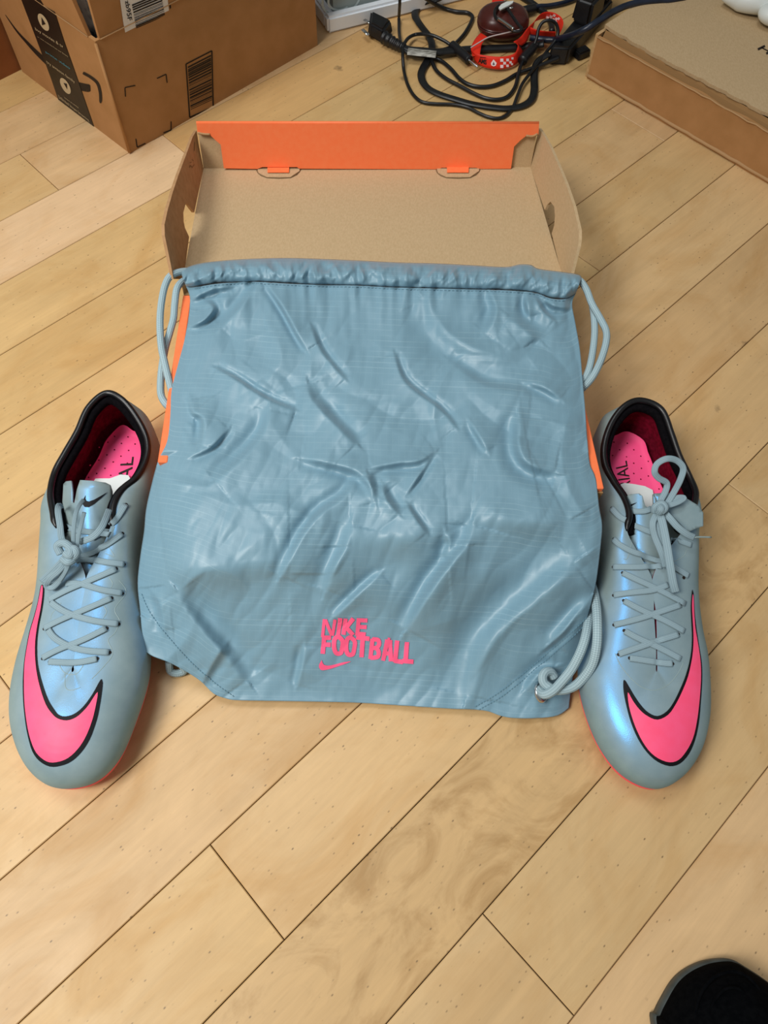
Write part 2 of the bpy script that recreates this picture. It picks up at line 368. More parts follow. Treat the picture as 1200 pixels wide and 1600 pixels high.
# flaps standing up from the creases
fl_l = panel('flap', [P_(O, .012, 0, Hb), P_(O, lenL, 0, Hb), P_(O, lenL+.004, -lean*.3, Hb+.11), P_(O, .016, -lean*.3, Hb+.11)], dR*T, M['kraft_dark'], pb)
fl_r = panel('flap', [P_(O, 0, .006, Hb), P_(O, 0, lenR, Hb), P_(O, -lean*.3, lenR, Hb+.11), P_(O, -lean*.3, .003, Hb+.11)], dL*T, M['kraft_dark'], pb)
panel('flap', [P_(O, lenL, T, Hb), P_(O, lenL, lenR, Hb), P_(O, lenL-.004, lenR, Hb+.10), P_(O, lenL-.004, T, Hb+.10)], -dL*T, M['kraft_dark'], pb)
panel('flap', [P_(O, T, lenR, Hb), P_(O, lenL, lenR, Hb), P_(O, lenL, lenR+.03, Hb+.10), P_(O, T, lenR+.03, Hb+.10)], -dR*T, M['kraft_dark'], pb)
# fold creases: pale ridges
tube('fold_line', [P_(O, .012, -.0006, Hb), P_(O, lenL, -.0003, Hb)], .0006, M['torn'], pb, 6, n=1)
tube('fold_line', [P_(O, -.0006, .006, Hb), P_(O, -.0003, lenR, Hb)], .0006, M['torn'], pb, 6, n=1)
tube('fold_line', [P_(O, -.0002, -.0002, .002), P_(O, -.0002, -.0002, Hb-.002)], .0016, M['kraft_dark'], pb, 6, n=1)
def planar(name, pts, p0, n, off, m, parent):           # printed shape on a plane through p0
    vs = [WP(x, y, p0, n)+n*off for x, y in pts]
    return vs
def print_poly(bm, pts, p0, n, off=0.0004):
    vs = [bm.verts.new(WP(x, y, p0, n)+n*off) for x, y in pts]
    try: bm.faces.new(vs)
    except ValueError: pass
def stroke2(pts, w):                                     # thick polyline as 2D quads
    out = []
    for i in range(len(pts)-1):
        (x0, y0), (x1, y1) = pts[i], pts[i+1]; w0 = w[i] if isinstance(w, list) else w; w1 = w[i+1] if isinstance(w, list) else w
        dx, dy = x1-x0, y1-y0; l = math.hypot(dx, dy) or 1; nx, ny = -dy/l, dx/l
        out.append([(x0+nx*w0/2, y0+ny*w0/2), (x1+nx*w1/2, y1+ny*w1/2), (x1-nx*w1/2, y1-ny*w1/2), (x0-nx*w0/2, y0-ny*w0/2)])
    return out
def prints(name, polys, p0, n, m, parent, off=0.0004):
    bm = bmesh.new()
    for p in polys: print_poly(bm, p, p0, n, off)
    return mkbm(name, bm, m, parent)
def c4(x, y): return (x/6.96, y/6.96)                    # measured on an enlargement of the left end of the box
# curved arrow print
def smooth2(pts, n=5): return [tuple(v) for v in cr(pts, n)]
aw = [0.5+i*0.38 for i in range(21)]
prints('arrow_tip_print', stroke2(smooth2([c4(905, 790), c4(985, 835), c4(1060, 900), c4(1090, 990), c4(1097, 1060), c4(1096, 1120)]), [3.4]+[4.6]*22+[4, 3, 2]), O, nL, M['ink'], pb)
prints('arrow_print', stroke2(smooth2([c4(60, 160), c4(180, 330), c4(300, 465), c4(410, 580), c4(540, 700)]), aw), O, nL, M['ink'], pb)
prints('arrow_print', stroke2(smooth2([c4(800, 920), c4(880, 940), c4(950, 955), c4(985, 955)]), [12]*12+[12, 11, 10, 8]), O, nL, M['ink'], pb)
tape_pts = [c4(236, -10), c4(445, -10), c4(480, 60), c4(600, 125), c4(700, 440), c4(800, 720), c4(1030, 1388), c4(640, 1085), c4(560, 850), c4(400, 420)]
tp = prints('packing_tape', [tape_pts], O, nL, M['tape'], pb, .0008)
def ell(cx, cy, rx, ry, rot, n=20):
    c, s = math.cos(rot), math.sin(rot)
    return [(cx+rx*math.cos(a)*c-ry*math.sin(a)*s, cy+rx*math.cos(a)*s+ry*math.sin(a)*c) for a in [2*math.pi*k/n for k in range(n)]]
dots = [[c4(*p) for p in ell(482, 237, 105, 42, 1.08)], [c4(*p) for p in ell(720, 930, 98, 40, 1.06)]]
for d_ in dots: prints('round_icon', [d_], O, nL, M['tape_text'], pb, .0012)
for d_ in ([c4(462, 180), c4(508, 255), c4(470, 268)], [c4(702, 895), c4(738, 905), c4(742, 965)]): prints('play_symbol', [d_], O, nL, M['ink'], pb, .0016)
def text_q(name, s, q, p0, n, m, parent, off=0.0012, bold=0.0):
    uv, fs = text2d(s, 1, bold); vs = []
    for u, v in uv:
        x, y = quadmap(q, u, v); vs.append(WP(x, y, p0, n)+n*off)
    return mk(name, vs, fixup(vs, fs), m, parent)
text_q('tape_lettering', 'buy movies & tv', [c4(398, 330), c4(700, 530), c4(690, 482), c4(388, 290)], O, nL, M['tape_text'], pb)
text_q('tape_lettering', 'or rent instantly from our library', [c4(418, 400), c4(752, 622), c4(748, 602), c4(412, 384)], O, nL, M['tape_text'], pb)
text_q('tape_lettering', 'prime video', [c4(510, 575), c4(775, 762), c4(765, 722), c4(500, 545)], O, nL, M['tape_blue'], pb)
text_q('tape_lettering', 'try amazon family', [c4(520, 690), c4(828, 912), c4(815, 868), c4(508, 645)], O, nL, M['tape_text'], pb)
text_q('tape_lettering', 'instant streaming', [c4(710, 1065), c4(862, 1175), c4(860, 1158), c4(708, 1048)], O, nL, M['tape_text'], pb)
text_q('tape_lettering', 'Unlimited Instant Streaming', [c4(650, 1072), c4(982, 1325), c4(968, 1288), c4(640, 1022)], O, nL, M['tape_text'], pb)
# right face: corner marks and barcode
def c1(x, y): return (x/2.4, y/2.4)
mk_ = []
for pts in ([(470, 362), (468, 328), (507, 320)], [(588, 294), (622, 278), (626, 310)], [(509, 520), (514, 552), (545, 537)], [(612, 498), (641, 487), (641, 455)]):
    prints('corner_mark', stroke2([c1(*p) for p in pts], 1.6), O, nR, M['ink'], pb)
bcq = [c1(711, 440), c1(799, 400), c1(794, 190), c1(697, 240)]
mk_ += stroke2([bcq[0], bcq[1], bcq[2], bcq[3], bcq[0]], 2.0)
rb = random.Random(3); v = .13
while v < .93:
    w_ = rb.choice([.006, .01, .018, .028]); 
    a = quadmap(bcq, .06, v); b = quadmap(bcq, .96, v); c = quadmap(bcq, .96, v+w_); d = quadmap(bcq, .06, v+w_)
    mk_.append([tuple(a), tuple(b), tuple(c), tuple(d)]); v += w_+rb.choice([.008, .014, .022])
prints('printed_barcode', mk_, O, nR, M['ink'], pb)['kind'] = 'stuff'
# sticker on the right flap
fp0 = P_(O, 0, .006, Hb); fe1 = dR; fe2 = (P_(O, -lean*.3, 0, Hb+.11)-P_(O, 0, 0, Hb)).normalized(); fn = fe1.cross(fe2)
if fn.dot(CAM-fp0) < 0: fn = -fn
def c5(x, y): return (130+x/7.5, y/7.5)
stk = [c5(425, -20), c5(468, 280), c5(490, 385), c5(510, 402), c5(640, 392), c5(820, 330), c5(985, 245), c5(1005, 225), c5(1000, 120), c5(985, -20)]
prints('barcode_sticker', [stk], fp0, fn, M['sticker'], pb, .0006)
bars = []
lb, rt_ = ((565, 60), (615, 330)), ((905, -80), (955, 185))
v = 0.0; rb = random.Random(5)
while v < 1.0:
    w_ = rb.choice([.02, .035, .06]); 
    def pp(s_, t_): 
        q = lb if s_ == 0 else rt_; return c5(q[0][0]+(q[1][0]-q[0][0])*t_, q[0][1]-10+(q[1][1]-q[0][1]+10)*t_)
    bars.append([pp(0, v), pp(1, v), pp(1, v+w_), pp(0, v+w_)]); v += w_+rb.choice([.02, .035, .05])
prints('barcode_print', bars, fp0, fn, M['ink'], pb, .0009)['kind'] = 'stuff'
uv, fs = text2d('zb95F', 1, 0.012); q = [c5(484, 8), c5(516, 242), c5(570, 228), c5(532, -6)]
vs = [WP(*quadmap(q, u, v), fp0, fn)+fn*.001 for u, v in uv]
mk('sticker_lettering', vs, fixup(vs, fs), M['ink'], pb)
prints('corner_mark', stroke2([c5(1015, 55), c5(1028, 190)], 2.2)+stroke2([c5(1012, 198), c5(1034, 188)], 1.6), fp0, fn, M['ink'], pb, .0005)
# crumpled foil and bubble packaging inside
pk = mat('crinkled_silver_wrap', (170, 176, 180), 0.25, metal=0.3)
add_noise(pk, (20, 60, 80), (206, 208, 206), 38, 0.3, .002, lo=.42, hi=.52)
gx, gy = 40, 50; vs = []; fs = []
for j in range(gy+1):
    for i in range(gx+1):
        a = .008+(lenL-.016)*i/gx; b = .008+(lenR-.016)*j/gy
        z = Hb+.030+.020*noise.noise(Vector((a*38, b*38, 3)))+.008*noise.noise(Vector((a*120, b*120, 7)))+.035*math.sin(math.pi*i/gx)*math.sin(math.pi*j/gy)
        z -= .10 if i in (0, gx) or j in (0, gy) else 0
        vs.append(P_(O, a, b, z))
for j in range(gy):
    for i in range(gx): k = j*(gx+1)+i; fs.append((k, k+1, k+gx+2, k+gx+1))
n0 = len(vs)
for i, (a, b) in enumerate(((.008, .008), (lenL-.008, .008), (lenL-.008, lenR-.008), (.008, lenR-.008))): vs.append(P_(O, a, b, .005))
idx = [0, gx, (gy+1)*(gx+1)-1, gy*(gx+1)]; fs.append((n0, n0+1, n0+2, n0+3))
o = mk('plastic_wrap', vs, fixup(vs, fs), pk); tag(o, 'crinkled silver and blue plastic wrap stuffed inside the tall parcel box', 'packaging')

# ------------------------------------------------------------------ second brown box at the far left edge
q0 = W(32, 112) - dL*0.0 + dL*.003; 
ob = thing('cardboard_box', q0, 'darker brown cardboard box behind the parcel box, cut by the left edge', 'box')
e1 = -dR; e2 = dL
def Q_(a, b, z): return q0 + dR*(.14-a) + dL*b + Zv*z
kd2 = mat('reddish_brown_cardboard', (140, 88, 50), 0.8, spec=.2); add_noise(kd2, (132, 82, 46), (148, 94, 56), 30, .1, .0004)
for pts, ex in (([Q_(0, 0, 0), Q_(.38, 0, 0), Q_(.38, 0, .24), Q_(0, 0, .24)], dL*T), ([Q_(0, .3, 0), Q_(.38, .3, 0), Q_(.38, .3, .24), Q_(0, .3, .24)], -dL*T),
                ([Q_(0, T, 0), Q_(0, .3-T, 0), Q_(0, .3-T, .24), Q_(0, T, .24)], -dR*T), ([Q_(.38, T, 0), Q_(.38, .3-T, 0), Q_(.38, .3-T, .24), Q_(.38, T, .24)], dR*T)):
    panel('side_panel', pts, ex, kd2, ob)
panel('lid_panel', [Q_(0, 0, .241), Q_(.38, 0, .241), Q_(.38, .3, .241), Q_(0, .3, .241)], Zv*T, kd2, ob)
panel('bottom_panel', [Q_(T, T, .0005), Q_(.38-T, T, .0005), Q_(.38-T, .3-T, .0005), Q_(T, .3-T, .0005)], Zv*T, kd2, ob)

# ------------------------------------------------------------------ flat box on the right
g0 = W(917, 122); g1 = W(1200, 287); gd = (g1-g0).normalized(); gn = Vector((-gd.y, gd.x, 0))
if gn.dot(CAM-g0) > 0: gn = -gn                            # gn points away into the depth
fb = thing('flat_cardboard_box', g0, 'flat brown mailing box with a serrated lid edge at right', 'box')
GL, GW, GH = .62, .40, .056
def G_(a, b, z): return g0 + gd*a + gn*b + Zv*z
def wavy(a0, a1, b, z0, z1, amp, seed, n=70, base=0):
    vs = []; fs = []; th = .004
    for i in range(n+1):
        a = a0+(a1-a0)*i/n
        w0 = amp*noise.noise(Vector((a*22, seed, 0)))
        w1 = amp*noise.noise(Vector((a*30, seed+5, 0)))
        for (bb, z) in ((b+w0*.6, z0+base), (b+w1*.3, (z0+z1)*.5), (b+w1*.6, z1+w1*.5), (b+th+w1*.6, z1+w1*.5), (b+th, z0+base)):
            vs.append(G_(a, bb, z))
    for i in range(n):
        for k in range(5):
            k2 = (k+1) % 5; fs.append((i*5+k, i*5+k2, (i+1)*5+k2, (i+1)*5+k))
    fs.append((0, 1, 2, 3, 4)); fs.append(tuple(n*5+k for k in (4, 3, 2, 1, 0)))
    bm = bmesh.new(); bv = [bm.verts.new(v) for v in vs]
    for f in fs: bm.faces.new([bv[k] for k in f])
    return bm
mkbm('front_panel', wavy(0, GL, 0, 0, GH-.004, .003, 2), M['kraft_dark'], fb)
panel('side_panel', [G_(0, .001, 0), G_(0, GW, 0), G_(0, GW, GH), G_(.0, .001, GH-.002)], -gd*T, M['kraft'], fb)
panel('side_panel', [G_(GL, 0, 0), G_(GL, GW, 0), G_(GL, GW, GH), G_(GL, 0, GH-.002)], gd*T, M['kraft'], fb)
panel('side_panel', [G_(0, GW, 0), G_(GL, GW, 0), G_(GL, GW, GH), G_(0, GW, GH)], gn*T, M['kraft'], fb)
panel('bottom_panel', [G_(0, .005, .0005), G_(GL, .005, .0005), G_(GL, GW, .0005), G_(0, GW, .0005)], Zv*.003, M['kraft'], fb)
panel('inner_flap', [G_(.002, .0065, GH-.012), G_(GL, .0065, GH-.012), G_(GL, .016, GH-.001), G_(.002, .012, GH-.001)], Zv*.0015, M['kraft_edge'], fb)
# torn corrugated strip along the foot and the top of the front panel
def strip(name, b, z, r, seed, m, amp=.0016, a0=0.0):
    pts = [G_(a0+(GL-a0)*i/60, b+amp*noise.noise(Vector((i*.9, seed, 0))), z+amp*noise.noise(Vector((i*.7, seed, 4)))) for i in range(61)]
    vs, fs = tube_mesh(pts, r, 6); return mk(name, vs, fs, m, fb, True)
strip('torn_edge', -.0004, GH-.004, .0010, 9, M['torn'], .0016)
strip('corner_fold', .0003, .0035, .0024, 3, M['torn'], .001)
# lid with a serrated near edge
vs = []; fs = []; n = 130
for i in range(n+1):
    a = -.002+GL*i/n
    ser = .0016*(1 if (i//2) % 3 == 0 else 0)+.001*noise.noise(Vector((i*.6, 1, 2)))
    e = .012+ser+.004*noise.noise(Vector((a*5, 3, 3)))
    zz = GH+.001+.0022*noise.noise(Vector((a*7, 2, 8)))
    for (bb, z) in ((e, zz), (e, zz+.0038), (.10, GH+.006), (GW+.003, GH+.005), (GW+.003, GH+.001), (.10, GH+.002)): vs.append(G_(a, bb, z))
for i in range(n):
    for k in range(6):
        k2 = (k+1) % 6; fs.append((i*6+k, i*6+k2, (i+1)*6+k2, (i+1)*6+k))
fs.append(tuple(range(6))); fs.append(tuple(n*6+k for k in range(6))[::-1])
bm = bmesh.new(); bv = [bm.verts.new(v) for v in vs]
for f in fs: bm.faces.new([bv[k] for k in f])
mkbm('lid', bm, M['kraft_lid'], fb)
lp = G_(0, 0, GH+.0062)
def c6(x, y): return (1080+x/10, y/10)
prints('marker_lettering', stroke2([c6(1040, 775), c6(1150, 720)], 3.2)+stroke2([c6(1095, 745), c6(1230, 815)], 1.5)+stroke2([c6(1170, 840), c6(1260, 800)], 3.4), lp, Vector((0, 0, 1)), M['ink'], fb, .0004)

# white gadget on the flat box
gz = GH+.0065
wg = thing('white_gadget', W(1180, 10, gz), 'rounded white plastic gadget lying on the flat box, top right corner', 'gadget')
pts = [W(1130, -6, gz+.010), W(1150, -2, gz+.012), W(1175, 3, gz+.014), W(1200, 4, gz+.015), W(1230, 0, gz+.015)]
tube('body', pts, .0125, M['white_plastic'], wg, 16, rfun=lambda t: .35+.65*min(1, t*3))
pts = [W(1180, 12, gz+.009), W(1200, 20, gz+.012), W(1225, 24, gz+.013)]
gshade = mat('shaded_white_underside', (150, 150, 140), .5)  # grey is the shade under the white body, put into the colour
tube('shaded_underside', [W(1150, 9, gz+.005), W(1175, 15, gz+.005), W(1200, 18, gz+.005), W(1230, 16, gz+.005)], .0055, gshade, wg, 12)
bm = bmesh.new(); bmesh.ops.create_uvsphere(bm, u_segments=24, v_segments=14, radius=1)
c = W(1212, 22, gz+.0135)
for v in bm.verts: v.co = Vector((v.co.x*.021, v.co.y*.017, v.co.z*.012)) + c
mkbm('end_cap', bm, M['white_plastic'], wg, True)
bm = bmesh.new(); bmesh.ops.create_cone(bm, cap_ends=True, segments=24, radius1=.016, radius2=.017, depth=.006)
c = W(1212, 28, gz+.0035)
for v in bm.verts: v.co = v.co + c
mkbm('rubber_foot', bm, M['plastic_black'], wg, True)

# ------------------------------------------------------------------ orange shoebox, lid folded open to the back
RH = .095
LB, LF, RF, RB = W(286, 461, RH), W(246, 722, RH), W(944, 763, RH), W(876, 470, RH-.013)
sb = thing('shoebox', ((LB+RF)/2).xy.to_3d(), 'orange shoebox under the drawstring bag, lid folded open showing bare cardboard', 'box')
def dn(p, ins, z=0.0): 
    c = (LB+RF)/2; q = p + (c-p).normalized()*ins; return Vector((q.x, q.y, z))
def wall(name, a, b, th, m, top=RH, inner=True):
    cc = (LB+RF)/2; d = (b-a).normalized(); n = Vector((d.y, -d.x, 0)); n = n if n.dot(cc-a) > 0 else -n
    a0 = Vector((a.x, a.y, 0.001)); b0 = Vector((b.x, b.y, 0.001)); t = n*th
    mid = .45
    pts = [(a0, 0.006), (b0, 0.006)]
    c8 = [a0+n*.005, b0+n*.005, b0+n*.005+t, a0+n*.005+t, a+Vector((0, 0, top-RH)), b+Vector((0, 0, top-RH)), b+t+Vector((0, 0, top-RH)), a+t+Vector((0, 0, top-RH))]
    return box8(name, c8, m, sb, .0006, 1)
wall('side_wall', LB, LF, .0075, M['orange'])
wall('side_wall', RB, RF, .0085, M['orange'])
d = (RF-LF).normalized(); wall('front_wall', LF+d*.009, RF-d*.010, .0025, M['kraft'], RH-.004)
d = (RB-LB).normalized(); wall('back_wall', LB+d*.009, RB-d*.010, .0025, M['kraft'], RH-.002)
# folded tab ends of the right side wall: raw brown board under the orange roll
panel('corner_tab', [RF+Vector((-.006, -.002, -.004)), RF+Vector((.000, -.002, -.004)), RF+Vector((-.002, -.003, -.03)), RF+Vector((-.006, -.003, -.03))], Vector((0, .0015, 0)), M['kraft_edge'], sb)
panel('bottom_panel', [dn(LB, .01), dn(LF, .01), dn(RF, .01), dn(RB, .01)], Zv*.003, M['kraft'], sb)
# lid
HL = .060
BL, BR = W(318, 263, HL), W(829, 261, HL)
FLp, FRp = W(287, 428, .087), W(878, 428, .087)
nl = (BR-BL).cross(FLp-BL).normalized(); nl = nl if nl.z > 0 else -nl
hl, hr = LB+Vector((.0, 0.002, -.002)), RB+Vector((-.002, 0.002, -.002))
lidm = M['kraft_lid']
cl = WP(284, 446, BL, nl); crr = WP(884, 446, BL, nl)
lid = panel('lid_floor', [BL, BR, FRp, crr, cl, FLp], -nl*.0025, lidm, sb)
panel('hinge_strip', [cl, crr, hr, hl], -nl*.002, M['kraft'], sb)
def flap(name, px, p0, n, th, m, parent=lid):
    pts = [WP(x, y, p0, n) for x, y in px]
    vs2, fs = clip_grid(px, 400)
    bm = bmesh.new(); A = [bm.verts.new(p) for p in pts]; B = [bm.verts.new(p+th) for p in pts]
    tr = geometry.tessellate_polygon([[Vector((x, y, 0)) for x, y in px]])
    for t in tr: bm.faces.new([A[i] for i in t]); bm.faces.new([B[i] for i in t][::-1])
    k = len(pts)
    for i in range(k):
        try: bm.faces.new((A[i], B[i], B[(i+1) % k], A[(i+1) % k]))
        except ValueError: pass
    return mkbm(name, bm, m, parent)
lsd = (FLp-BL).normalized(); nL1 = lsd.cross(nl*.993+Vector((-.118, 0, 0))).normalized()
rsd = (FRp-BR).normalized(); nR1 = rsd.cross(nl*.985+Vector((.17, 0, 0))).normalized()
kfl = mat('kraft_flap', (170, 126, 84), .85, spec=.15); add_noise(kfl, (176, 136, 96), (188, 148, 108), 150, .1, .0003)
lf_px = [(318, 263.5), (311.5, 231), (307, 204), (301, 214), (290, 244), (279, 273), (270, 300), (262, 328), (257, 351), (257.5, 368), (268, 419), (271, 436), (285, 436), (290, 413), (295.5, 370), (289, 356), (287, 346), (286.5, 332), (290, 319), (293, 318), (298, 325), (303.5, 332)]
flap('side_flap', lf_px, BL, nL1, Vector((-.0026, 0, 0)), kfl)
rf_px = [(829, 261), (835, 230), (842, 200), (850, 212), (860, 230), (873, 260), (884, 287), (896, 322), (904.6, 360), (904.5, 375), (903, 385), (893.5, 423), (890, 440), (882, 440), (876, 422), (862, 365), (866, 352), (867, 338), (866, 323), (860, 315), (855, 320), (851, 328)]
flap('side_flap', rf_px, BR, nR1, Vector((.0026, 0, 0)), lidm)
bn = (BR-BL).cross(nl*.99+Vector((0, .10, 0))).normalized()
bn = bn if bn.dot(CAM-BL) > 0 else -bn
bf = flap('back_flap', [(318, 263), (829, 261), (841, 196), (308, 195)], BL, bn, -bn*.0045, lidm)
org = [(307, 192), (842, 192.5), (841, 209), (822, 211), (812, 219), (803, 228), (798, 262.5), (748, 263), (744, 261), (690, 261), (686, 263.5), (468, 262.5), (464, 260), (410, 260), (402, 263), (350, 262), (347, 240), (345, 225), (336, 217), (328, 209.5), (309, 207)]
ofp = flap('orange_flap', org, BL+bn*.003, bn, bn*.0016, M['orange'])
tube('torn_corner', [WP(309, 207.5, BL+bn*.005, bn), WP(318, 209.5, BL+bn*.005, bn), WP(328, 210, BL+bn*.005, bn)], .0011, M['torn'], lid, 6, n=3)
tube('torn_corner', [WP(840, 209, BL+bn*.005, bn), WP(832, 213, BL+bn*.005, bn), WP(822, 212, BL+bn*.005, bn)], .0011, M['torn'], lid, 6, n=3)
mof = mat('orange_edge', (226, 120, 84), .6)
tube('folded_edge', [WP(307, 191.8, BL+bn*.003, bn), WP(842, 192.3, BL+bn*.003, bn)], .0016, M['orange'], lid, 8, n=1)
# locking tabs cut from the lid floor
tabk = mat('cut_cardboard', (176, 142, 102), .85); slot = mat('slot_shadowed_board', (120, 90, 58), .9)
for cx_, cy_ in ((435, 262), (715.5, 262)):
    flap('lock_tab', [(cx_-33, cy_), (cx_+33, cy_), (cx_+33, cy_+5), (cx_+19, cy_+14.5), (cx_-18, cy_+14.5), (cx_-31, cy_+8)], BL+nl*.0012, nl, -nl*.001, lidm)
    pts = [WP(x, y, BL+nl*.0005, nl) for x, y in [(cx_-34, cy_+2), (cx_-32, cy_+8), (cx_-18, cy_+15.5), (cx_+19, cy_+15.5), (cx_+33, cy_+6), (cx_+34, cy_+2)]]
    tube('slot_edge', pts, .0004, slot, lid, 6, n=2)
    flap('orange_tab', [(cx_-17, cy_-1), (cx_+17, cy_-1), (cx_+16.5, cy_+8), (cx_-17, cy_+8)], BL+nl*.002, nl, nl*.0008, M['orange'])
fm_ = stroke2([(296, 262), (297, 258), (300, 262), (303, 257)], .8)+stroke2([(296, 255), (299, 253)], .8)+stroke2([(299, 249), (302, 251)], .8)+stroke2([(304, 222), (303, 236)], .7)
prints('faint_marking', fm_, BL, nL1 if nL1.dot(CAM-BL) > 0 else -nL1, M['kraft_edge'], lid)['kind'] = 'stuff'

# ------------------------------------------------------------------ drawstring bag
def plen(pts): 
    d = [0]
    for i in range(1, len(pts)): d.append(d[-1]+math.hypot(pts[i][0]-pts[i-1][0], pts[i][1]-pts[i-1][1]))
    return d
class Poly:
    def __init__(s, pts, sm=4): s.p = [tuple(v) for v in cr(pts, sm)]; s.d = plen(s.p)
    def __call__(s, t):
        L_ = s.d[-1]*min(max(t, 0), 1); import bisect
        i = min(max(bisect.bisect_right(s.d, L_)-1, 0), len(s.p)-2); f = (L_-s.d[i])/max(s.d[i+1]-s.d[i], 1e-9)
        a, b = s.p[i], s.p[i+1]; return (a[0]+(b[0]-a[0])*f, a[1]+(b[1]-a[1])*f)
topP = Poly([(284, 430), (286, 421), (310, 412), (350, 407), (400, 404), (450, 403), (500, 404.5), (560, 407), (620, 410), (680, 411.5), (740, 414.5), (790, 417), (812, 413), (830, 414), (842, 420), (880, 425), (904, 429), (909, 434)])
seamP = Poly([(290, 446), (297, 449), (320, 446), (340, 443), (370, 441), (400, 440), (450, 443), (500, 445), (560, 446), (620, 449), (700, 451), (780, 453), (835, 457), (860, 466), (885, 467), (900, 458)])
leftP = Poly([(290, 446), (297, 470), (290, 523), (278, 570), (268, 610), (266, 650), (261, 690), (247, 720), (236, 760), (228, 797), (225, 830), (219, 870), (215, 912), (219, 955), (222, 987), (229, 1019)])
rightP = Poly([(900, 458), (894, 474), (899, 505), (906, 545), (910, 590), (914, 635), (918, 690), (922, 725), (931, 748), (936, 790), (941, 820), (939, 850), (935, 885), (931, 912), (922, 950), (912, 985), (900, 1030), (893, 1072), (889, 1106)])
botP = Poly([(229, 1019), (240, 1026), (264, 1035), (290, 1049), (313, 1064), (334, 1084), (352, 1091), (369, 1094), (420, 1095), (480, 1096), (560, 1098), (640, 1103), (700, 1107), (756, 1110), (784, 1119), (805, 1122), (840, 1122), (871, 1118), (889, 1106)])
def coons(u, v):
    t, b, l, r = seamP(u), botP(u), leftP(v), rightP(v)
    P00, P10, P01, P11 = seamP(0), seamP(1), botP(0), botP(1)
    return tuple((1-v)*t[k]+v*b[k]+(1-u)*l[k]+u*r[k]-((1-u)*(1-v)*P00[k]+u*(1-v)*P10[k]+(1-u)*v*P01[k]+u*v*P11[k]) for k in (0, 1))
_hk = [(380, .1075), (440, .106), (520, .103), (600, .1015), (680, .1015), (740, .1015), (800, .098), (860, .090), (905, .078), (960, .057), (1020, .033), (1080, .013), (1130, .006)]
_hc = cr(_hk, 12); _hx = [float(v[0]) for v in _hc]; _hy = [float(v[1]) for v in _hc]
def hprof(px, py): return float(np.interp(py+px*.03-18, _hx, _hy))
